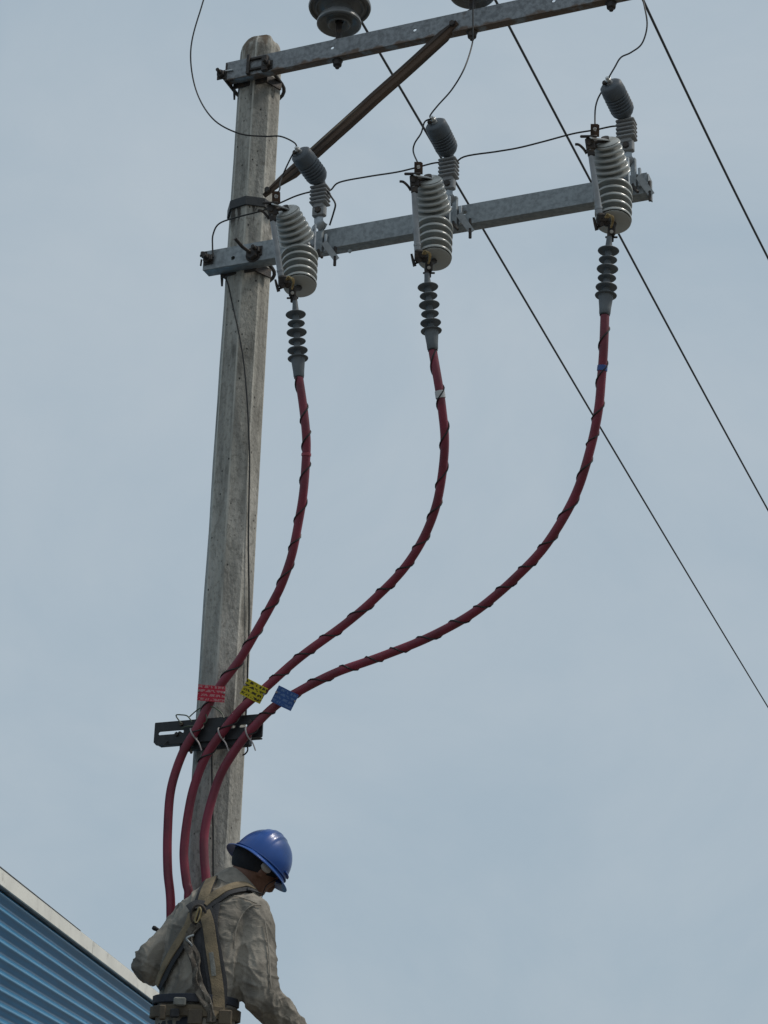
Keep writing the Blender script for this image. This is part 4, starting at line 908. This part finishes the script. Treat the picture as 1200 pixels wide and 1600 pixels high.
    for s_ in (-1, 1):
        h0 = hip + rv * (s_ * .085); kn = Vector((hip.x + rv.x * s_ * .11 + .01, hip.y + .06, hip.z - .38)); an = Vector((hip.x + s_ * .10, hip.y + .015, fz + .09)); legs.append((h0, kn, an))
        b.tube([h0, kn, an], [.07, .048, .036], 12)
    base = Vector((hip.x, hip.y, fz))
    body = place('person', fuse(b, .0075, 4), sk, None, base)
    tag(body, 'lineman in blue hard hat, olive work shirt and harness, seen from behind at the pole', 'person')

    # ------- shirt
    s = MB(); loft(s, [sp_pts[0] + Z * .05] + sp_pts[1:], rx, ry, rv)
    ch = sp_pts[3]
    def limb(pts, rr): s.tube(catmull(pts, 5), [rr[min(int(i / 5), len(rr) - 1)] + (rr[min(int(i / 5) + 1, len(rr) - 1)] - rr[min(int(i / 5), len(rr) - 1)]) * ((i % 5) / 5) for i in range((len(pts) - 1) * 5 + 1)], 18)
    limb([sp_pts[4] + rv * .03, RS, RS.lerp(RE, .5) + rv * .006, RE, RE.lerp(RW, .5), RW], [.075, .082, .074, .073, .062, .045])
    limb([sp_pts[4] - rv * .03, LS, LS.lerp(LE, .5), LE, LE.lerp(LW, .5), LW], [.075, .074, .064, .064, .058, .045])
    ellipsoid(s, RE - Z * .012, (rv, fw, Z), (.070, .074, .066)); ellipsoid(s, LE + Vector((.012, 0, -.008)), (rv, fw, Z), (.062, .066, .066))
    # trapezius and collar
    for S in (RS, LS): s.tube([sp_pts[5] + Z * .012, S.lerp(sp_pts[5], .45) + Z * .018, S + Z * .006], [.062, .066, .066], 14)
    nax = (Hc - N_ * .05 - nb_).normalized()
    s.lathe(nb_ - nax * .01, nax, [(.085, -.02), (.082, .01), (.077, .032), (.071, .040), (.062, .040), (.062, .0)], 24)
    def folds(p):
        # long soft folds plus tight pulls near elbows and armpits
        w_ = Vector((noise.noise(p * 5), noise.noise(p * 5 + Vector((7, 0, 0))), noise.noise(p * 5 + Vector((0, 7, 0))))) * .06
        q = p + w_
        def rdg(x, sh): return max(0, 1 - abs(noise.noise(x)) * sh)
        a = rdg(Vector((q.x * 9 + q.z * 4, q.y * 8, q.z * 3.2 - q.x * 4)), 5.0) ** 2.4
        a2 = rdg(Vector((q.x * 6 - q.z * 9, q.y * 7, q.z * 12 + q.x * 9 + 5)), 5.0) ** 2.4
        b2 = rdg(Vector((q.x * 17, q.y * 12, q.z * 30 + q.x * 14)), 2.4) ** 1.6
        we = max(0, 1 - min((p - RE).length, (p - LE).length) / .19); wa = max(0, 1 - min((p - RS).length, (p - LS).length) / .2)
        wl = max(0, 1 - abs(p.z - sp_pts[1].z - .02) / .12)
        return -.009 + a * .0065 + a2 * .0045 + b2 * .007 * max(we, wa * .45, wl * .6)
    sme = fuse(s, .005, 4, folds)
    bvh = fuse.flat                                  # straps lie on the cloth's outer surface, folds sink below it
    place('shirt', sme, shirt_m, body, base)
    def surf(x, y):
        d = ray(x, y).normalized(); h = bvh.ray_cast(CAM, d)
        return (h[0], h[1]) if h[0] else (None, None)
    def strap(name, path, w, m, parent, lift=.003, th=.0022, sub=6):
        pts, nr = [], []
        for p in catmull([Vector((x, y, 0)) for x, y in path], sub):
            h, n = surf(p.x, p.y)
            if h is None: continue
            if n.dot(CAM - h) < 0: n = -n
            pts.append(h); nr.append(n)
        for _ in range(3):                           # webbing bridges the small folds
            pts = [pts[0]] + [(pts[i - 1] + pts[i] * 2 + pts[i + 1]) / 4 for i in range(1, len(pts) - 1)] + [pts[-1]]
            nr = [nr[0]] + [(nr[i - 1] + nr[i] * 2 + nr[i + 1]).normalized() for i in range(1, len(nr) - 1)] + [nr[-1]]
        pts = [p + n * lift for p, n in zip(pts, nr)]
        return MB().ribbon(pts, nr, w, th).build(name, m, parent, 40)
    cb = MB(); n = 36; rows = ((.092, -.022), (.092, .014), (.083, .050), (.079, .055), (.074, .050), (.076, .010)); vs_ = []; fs = []
    ca = (rv - nax * rv.dot(nax)).normalized(); cbn = nax.cross(ca)
    for r, h in rows:
        for k in range(n):
            g = 2 * math.pi * k / n; wv = 1 + .05 * noise.noise(Vector((math.cos(g) * 2, math.sin(g) * 2, h * 30)))
            vs_.append(nb_ + nax * (h + .004 * math.sin(3 * g)) + ca * (math.cos(g) * r * wv) + cbn * (math.sin(g) * r * wv))
    for i in range(len(rows)):
        for k in range(n): j = (k + 1) % n; i2 = (i + 1) % len(rows); fs.append((i * n + k, i * n + j, i2 * n + j, i2 * n + k))
    cb.add(vs_, fs).build('collar', shirt_m, body, 50)
    for pth in ([(408, 1414), (396, 1414), (382, 1424), (372, 1442), (367, 1462), (365, 1482)], [(366, 1400), (384, 1404), (402, 1412)], [(414, 1440), (420, 1480), (422, 1520), (424, 1545)]):
        strap('seam', pth, .004, shirt_m, body, .0, .0018)
    # ------- seams and pocket edge of the shirt read as folds; harness on top
    har = MB()
    h0, n0 = surf(311, 1421); r_, u_ = imgdir(h0, 1, 0), imgdir(h0, 0, -1)
    har.ribbon([h0 + n0 * .009 + r_ * x + u_ * (.012 - 14 * x * x) for x in (-.034, -.022, -.01, .004, .018, .030, .038)], [n0] * 7, .040, .004)
    harness = har.build('harness', blk, body)
    tn = .046
    strap('strap', [(335, 1362), (329, 1374), (321, 1392), (314, 1414)], .058, blk, harness, .003)
    strap('strap', [(336, 1362), (331, 1374), (323, 1392), (317, 1412)], .042, tan, harness, .0065)
    strap('strap', [(399, 1395), (393, 1390), (382, 1386), (366, 1389), (346, 1397), (330, 1408), (318, 1418)], .058, blk, harness, .003)
    strap('strap', [(398, 1392), (392, 1387), (382, 1383.5), (366, 1386), (346, 1394), (331, 1404), (320, 1414)], .036, tan, harness, .0065)
    strap('strap', [(340, 1412), (335, 1440), (338, 1470), (345, 1510), (350, 1545), (345, 1588)], .024, blk, harness, .003)
    strap('strap', [(305, 1424), (300, 1445), (289, 1466), (272, 1496), (259, 1522), (250, 1545)], .050, blk, harness, .006)
    strap('strap', [(303, 1428), (297, 1447), (286, 1466), (269, 1494), (256, 1520), (249, 1540)], .034, tan, harness, .011)
    strap('strap', [(320, 1425), (326, 1445), (330, 1480), (335, 1520), (339, 1555), (340, 1594)], .060, blk, harness, .005)
    strap('strap', [(321, 1428), (327, 1447), (331, 1480), (336, 1520), (340, 1555), (341, 1594)], .042, tan, harness, .0095)
    strap('reflective_patch', [(330, 1490), (333, 1510), (334, 1526)], .016, grey_w, harness, .0125, .0012)
    strap('strap', [(313, 1440), (311, 1470), (318, 1510), (326, 1550), (330, 1590)], .032, blk, harness, .003)
    # d-ring and hook
    dr = surf(313, 1434); c0 = dr[0] + dr[1] * .016
    ring = [c0 + r_ * (math.cos(g) * .026) + u_ * (math.sin(g) * .034) for g in [2 * math.pi * k / 20 for k in range(21)]]
    MB().tube(ring, .0045, 8, False).build('d_ring', M['dark_metal'], harness)
    lp = [c0 + r_ * (x * .001) + u_ * (y * .001) + dr[1] * .008 for x, y in ((6, 22), (12, 10), (8, -12), (0, -30), (-8, -26), (-4, -8), (2, 12), (6, 22))]
    MB().tube(catmull(lp, 4), .0042, 7).build('snap_hook', gold, harness)
    # shock pack and lanyard hanging from the hook
    lan = [(310, 1448), (301, 1462), (300, 1478), (306, 1494), (309, 1515), (313, 1537), (319, 1562), (326, 1582), (331, 1600)]
    pts = []
    for x, y in lan:
        h, n = surf(x, min(y, 1590)); 
        if h is None: continue
        if n.dot(CAM - h) < 0: n = -n
        pts.append(h + n * .018 - (Z * (y - 1590) / 441 if y > 1590 else Z * 0))
    lm = mat('frayed_grey_lanyard', (.13, .115, .095), .9, 0, (.06, .05, .04), 30, mix=(.4, .6), alt2=(.34, .32, .29), scale2=55, mix2=(.63, .70), bump=.5, bscale=90)
    for off, ph, ww in ((-.008, 0, .022), (.008, 1.4, .018)):
        cp = catmull([p + r_ * (off + .006 * math.sin(i * 2.1 + ph)) for i, p in enumerate(pts)], 7); nrm = []
        for i in range(len(cp)):
            g = .7 * math.sin(i * .33 + ph); nrm.append((dr[1] * math.cos(g) + r_ * math.sin(g)).normalized())
        MB().ribbon(cp, nrm, [ww * (1 + .25 * noise.noise(Vector((i * .5, ph, 0)))) for i in range(len(cp))], .0035).build('lanyard', lm, harness)
    q_ = pts[2]; MB().tube(catmull([q_ + r_ * .014 + u_ * .03, q_ - r_ * .006 + u_ * .012 + dr[1] * .01, q_ + r_ * .012 - u_ * .012 + dr[1] * .01, q_ - r_ * .004 - u_ * .03], 5), .004, 7).build('lanyard_hook', M['galv'], harness)
    # ------- trousers, belts, boots
    t = MB(); loft(t, [sp_pts[1] - Z * .015, sp_pts[0], sp_pts[0] - Z * .08], [.143, .155, .15], [.112, .125, .12], rv)
    for h_, kn, an in legs: t.tube(catmull([h_, kn, an - Z * .02], 4), [.092, .088, .084, .08, .074, .070, .066, .062, .06], 16)
    place('trousers', fuse(t, .009, 4, lambda p: noise.noise(Vector((p.x * 14, p.y * 14, p.z * 22))) * .006), trous_m, body, base)
    def belt(name, x, y, rxx, ryy, h, m, tilt=0.0):
        c = Q(x, y, 6.78); ax = (Z + rv * tilt).normalized(); mb = MB(); n = 40; a = (rv - ax * rv.dot(ax)).normalized(); bb = ax.cross(a); vs_ = []; fs = []
        for (dr_, dz) in ((0, -h / 2), (.006, -h / 2 + .003), (.006, h / 2 - .003), (0, h / 2)):
            for k in range(n):
                g = 2 * math.pi * k / n; cx, sx = math.cos(g), math.sin(g); x_ = math.copysign(abs(cx) ** .87, cx); y_ = math.copysign(abs(sx) ** .87, sx)
                vs_.append(c + a * (x_ * (rxx + dr_)) + bb * (y_ * (ryy + dr_)) + ax * dz)
        for i in range(3):
            for k in range(n): j = (k + 1) % n; fs.append((i * n + k, i * n + j, i * n + n + j, i * n + n + k))
        return mb.add(vs_, fs).build(name, m, body)
    belt('belt', 306, 1566, .148, .118, .03, trous_m, .03)
    b1 = belt('tool_belt', 305, 1586, .154, .126, .040, leather, .03)
    for x, y, w_, h_, mm in ((281, 1565, .042, .028, grey_w), (273, 1583, .03, .03, blk), (254, 1582, .022, .05, leather), (305, 1589, .05, .052, leather), (352, 1590, .045, .05, leather)):
        q = P(x, y, 6.66); MB().cbox(q, (w_, .02, h_), (Vector((1, 0, 0)), Vector((0, 1, 0)), Z), .004).build('buckle' if w_ < .045 else 'pouch_loop', mm, b1)
    for h_, kn, an in legs:
        bt = MB(); d = Vector((fw.x * .4, 1, 0)).normalized(); sd = Vector((d.y, -d.x, 0))
        bt.tube([an + Z * .06, an - Z * .02, an - Z * .05], [.058, .056, .054], 16); ellipsoid(bt, an - Z * .055 + d * .06, (sd, d, Z), (.048, .13, .04)); bt.cbox(an - Z * .078 + d * .05, (.085, .25, .022), (sd, d, Z), .006)
        place('boot', fuse(bt, .007, 2), rubber, body, base)
    # ------- head gear
    hair = MB(); ellipsoid(hair, Hc + N_ * .014 - hf * .012, H3, (.081, .098, .104), 28, 18)
    bmh = bmesh.new(); hv = [bmh.verts.new(v) for v in hair.v]
    for f in hair.f:
        try: bmh.faces.new([hv[i] for i in f])
        except ValueError: pass
    bmesh.ops.remove_doubles(bmh, verts=bmh.verts, dist=1e-5)
    bmesh.ops.bisect_plane(bmh, geom=bmh.verts[:] + bmh.edges[:] + bmh.faces[:], plane_co=Hc - N_ * .030, plane_no=(N_ - hf * .42).normalized(), clear_inner=True)
    bmh.verts.index_update(); hair.v = [v.co.copy() for v in bmh.verts]; hair.f = [tuple(v.index for v in f.verts) for f in bmh.faces]; bmh.free()
    hair.build('head_cloth', mat('navy_black_cloth', (.012, .014, .02), .9, 0, (.025, .026, .03), 20, bump=.3, bscale=60), body, 60)
    hm = mat('blue_hard_hat_plastic', (.012, .070, .29), .36, 0, (.014, .05, .16), 6, mix=(.4, .7), alt2=(.035, .075, .19), scale2=22, mix2=(.62, .8), bump=.03, bscale=40, coat=.1)
    hat_f = bd * .42 - t_ * .91; hat_f = (hat_f - N_ * hat_f.dot(N_)).normalized(); hat_r = hat_f.cross(N_).normalized(); KS = .965
    Bc = Q(406.5, 1349.5, 6.955); n = 128; m_ = 24; vs_ = []; fs = []
    prof = [(0, .126)]
    for i in range(1, m_ + 1):
        g = math.pi / 2 * i / m_; prof.append((math.sin(g) ** .92, math.cos(g) ** .95 * .126))
    def shell(dr_, inner=False):
        out = []
        for i, (r, h) in enumerate(prof[1:]):
            for k in range(n):
                a = 2 * math.pi * k / n; x, y = math.sin(a) * .112 * r, math.cos(a) * .120 * r      # x right, y front
                add = 0
                if not inner:
                    st = lambda e, wd: 1 / (1 + math.exp(max(-30, min(30, (abs(x) - e) / wd))))
                    add = (.0042 * st(.036, .0007) + .0033 * st(.013, .0007)) * min(1, h / .045)
                out.append(Bc + hat_r * KS * (x * (1 - dr_ * 8)) + hat_f * KS * (y * (1 - dr_ * 8)) + N_ * (h - dr_ + add))
        return out
    ov = shell(0); iv = shell(.004, True); br = []
    # brim: flares from the shell, drops a little, rolled lip
    steps = [(1.03, -.001), (1.10, -.006), (1.22, -.012), (1.25, -.0145), (1.25, -.0175), (1.22, -.0165), (1.10, -.0105), (.985, -.006)]
    for rr_, dz in steps:
        for k in range(n):
            a = 2 * math.pi * k / n; fx = 1 + .03 * max(0, math.cos(a)) ** 3
            br.append(Bc + hat_r * KS * (math.sin(a) * .112 * rr_ * (1.0)) + hat_f * KS * (math.cos(a) * .120 * rr_ * fx) + N_ * (dz - .004 * abs(math.sin(a)) + .003 * math.cos(2 * a)))
    hb = MB(); allv = [Bc + N_ * (.126 + .0075)] + ov + br + iv + [Bc + N_ * .120]
    nr = m_; 
    for k in range(n): fs.append((0, 1 + (k + 1) % n, 1 + k))
    tot = nr + len(steps)
    for i in range(tot - 1):
        for k in range(n): j = (k + 1) % n; fs.append((1 + i * n + k, 1 + i * n + j, 1 + (i + 1) * n + j, 1 + (i + 1) * n + k))
    o_in = 1 + tot * n
    for i in range(nr - 1):
        for k in range(n): j = (k + 1) % n; fs.append((o_in + i * n + k, o_in + (i + 1) * n + k, o_in + (i + 1) * n + j, o_in + i * n + j))
    last = 1 + (tot - 1) * n
    for k in range(n): j = (k + 1) % n; fs.append((last + k, last + j, o_in + (nr - 1) * n + j, o_in + (nr - 1) * n + k)); fs.append((o_in + k, o_in + j, len(allv) - 1))
    hb.add(allv, fs); hat = hb.build('hard_hat', hm, body, 50)
    # accessory slot ridge above the brim on the right side, knob, chin strap, earpiece
    sl = MB(); sl.tube(catmull([Bc + hat_r * KS * (math.sin(a) * .1145) + hat_f * KS * (math.cos(a) * .1225) + N_ * .020 for a in [rad(g) for g in (60, 72, 86, 100)]], 4), .0034, 7); sl.build('accessory_slot', hm, hat)
    rim = MB(); rim.tube([Bc + hat_r * KS * (math.sin(a) * .1145) + hat_f * KS * (math.cos(a) * .1225) + N_ * .004 for a in [2 * math.pi * k / 48 for k in range(49)]], .0028, 6, False); rim.build('rain_groove', hm, hat)
    MB().tube(catmull([Bc + hat_r * KS * .085 + hat_f * KS * .03 - N_ * .004, Hc + hr * .074 + hf * .04 - N_ * .05, Hc + hr * .045 + hf * .072 - N_ * .098, Hc + hf * .082 - N_ * .118], 5), .0018, 6, sq=1.6).build('chin_strap', blk, hat)
    ear = MB(); ellipsoid(ear, Hc + hr * .086 - hf * .010 - N_ * .008, H3, (.012, .024, .015), 16, 8); ear.build('earpiece', mat('grey_earpiece', (.42, .42, .41), .45), body)
    # ------- ladder under his feet
    top = Vector((POLE.x, POLE.y - .135, 2.36)); zf = fz
    fy = hip.y + .01 ; slope = (top.y - fy) / (top.z - zf); foot = Vector((POLE.x, fy - zf * slope, 0))
    e = thing('ladder', foot, 'aluminium ladder leaning on the pole under the lineman, below the frame', 'ladder')
    d = (top - foot).normalized(); nx = Vector((1, 0, 0)); nn = nx.cross(d)
    al = mat('ladder_aluminium', (.55, .55, .54), .4, .8, (.4, .4, .4), 20)
    for s_ in (-1, 1):
        c_ = foot.lerp(top, .5) + nx * (s_ * .21); MB().cbox(c_, (.025, .065, (top - foot).length), (nx, nn, d), .004).build('rail', al, e)
    k = 0; zz = zf - .013
    while zz > .15: zz -= .28
    while zz < top.z - .05:
        zz += .0; p = foot + d * (zz / d.z); MB().tube([p - nx * .2, p + nx * .2], .014, 10).build('rung', al, e); zz += .28
    # a dark tool handle showing past his left arm
    q0 = P(239, 1449, 7.08); q1 = P(262, 1462, 7.12)
    tl = MB(); tl.lathe(q0, (q1 - q0), [(0, -.002), (.007, 0), (.009, .006), (.008, .014), (.0065, .03), (.0065, .16), (0, .16)], 12)
    tag(tl.build('hand_tool', blk, None), 'dark tool handle poking out above the lineman\'s left arm', 'tool')
worker()
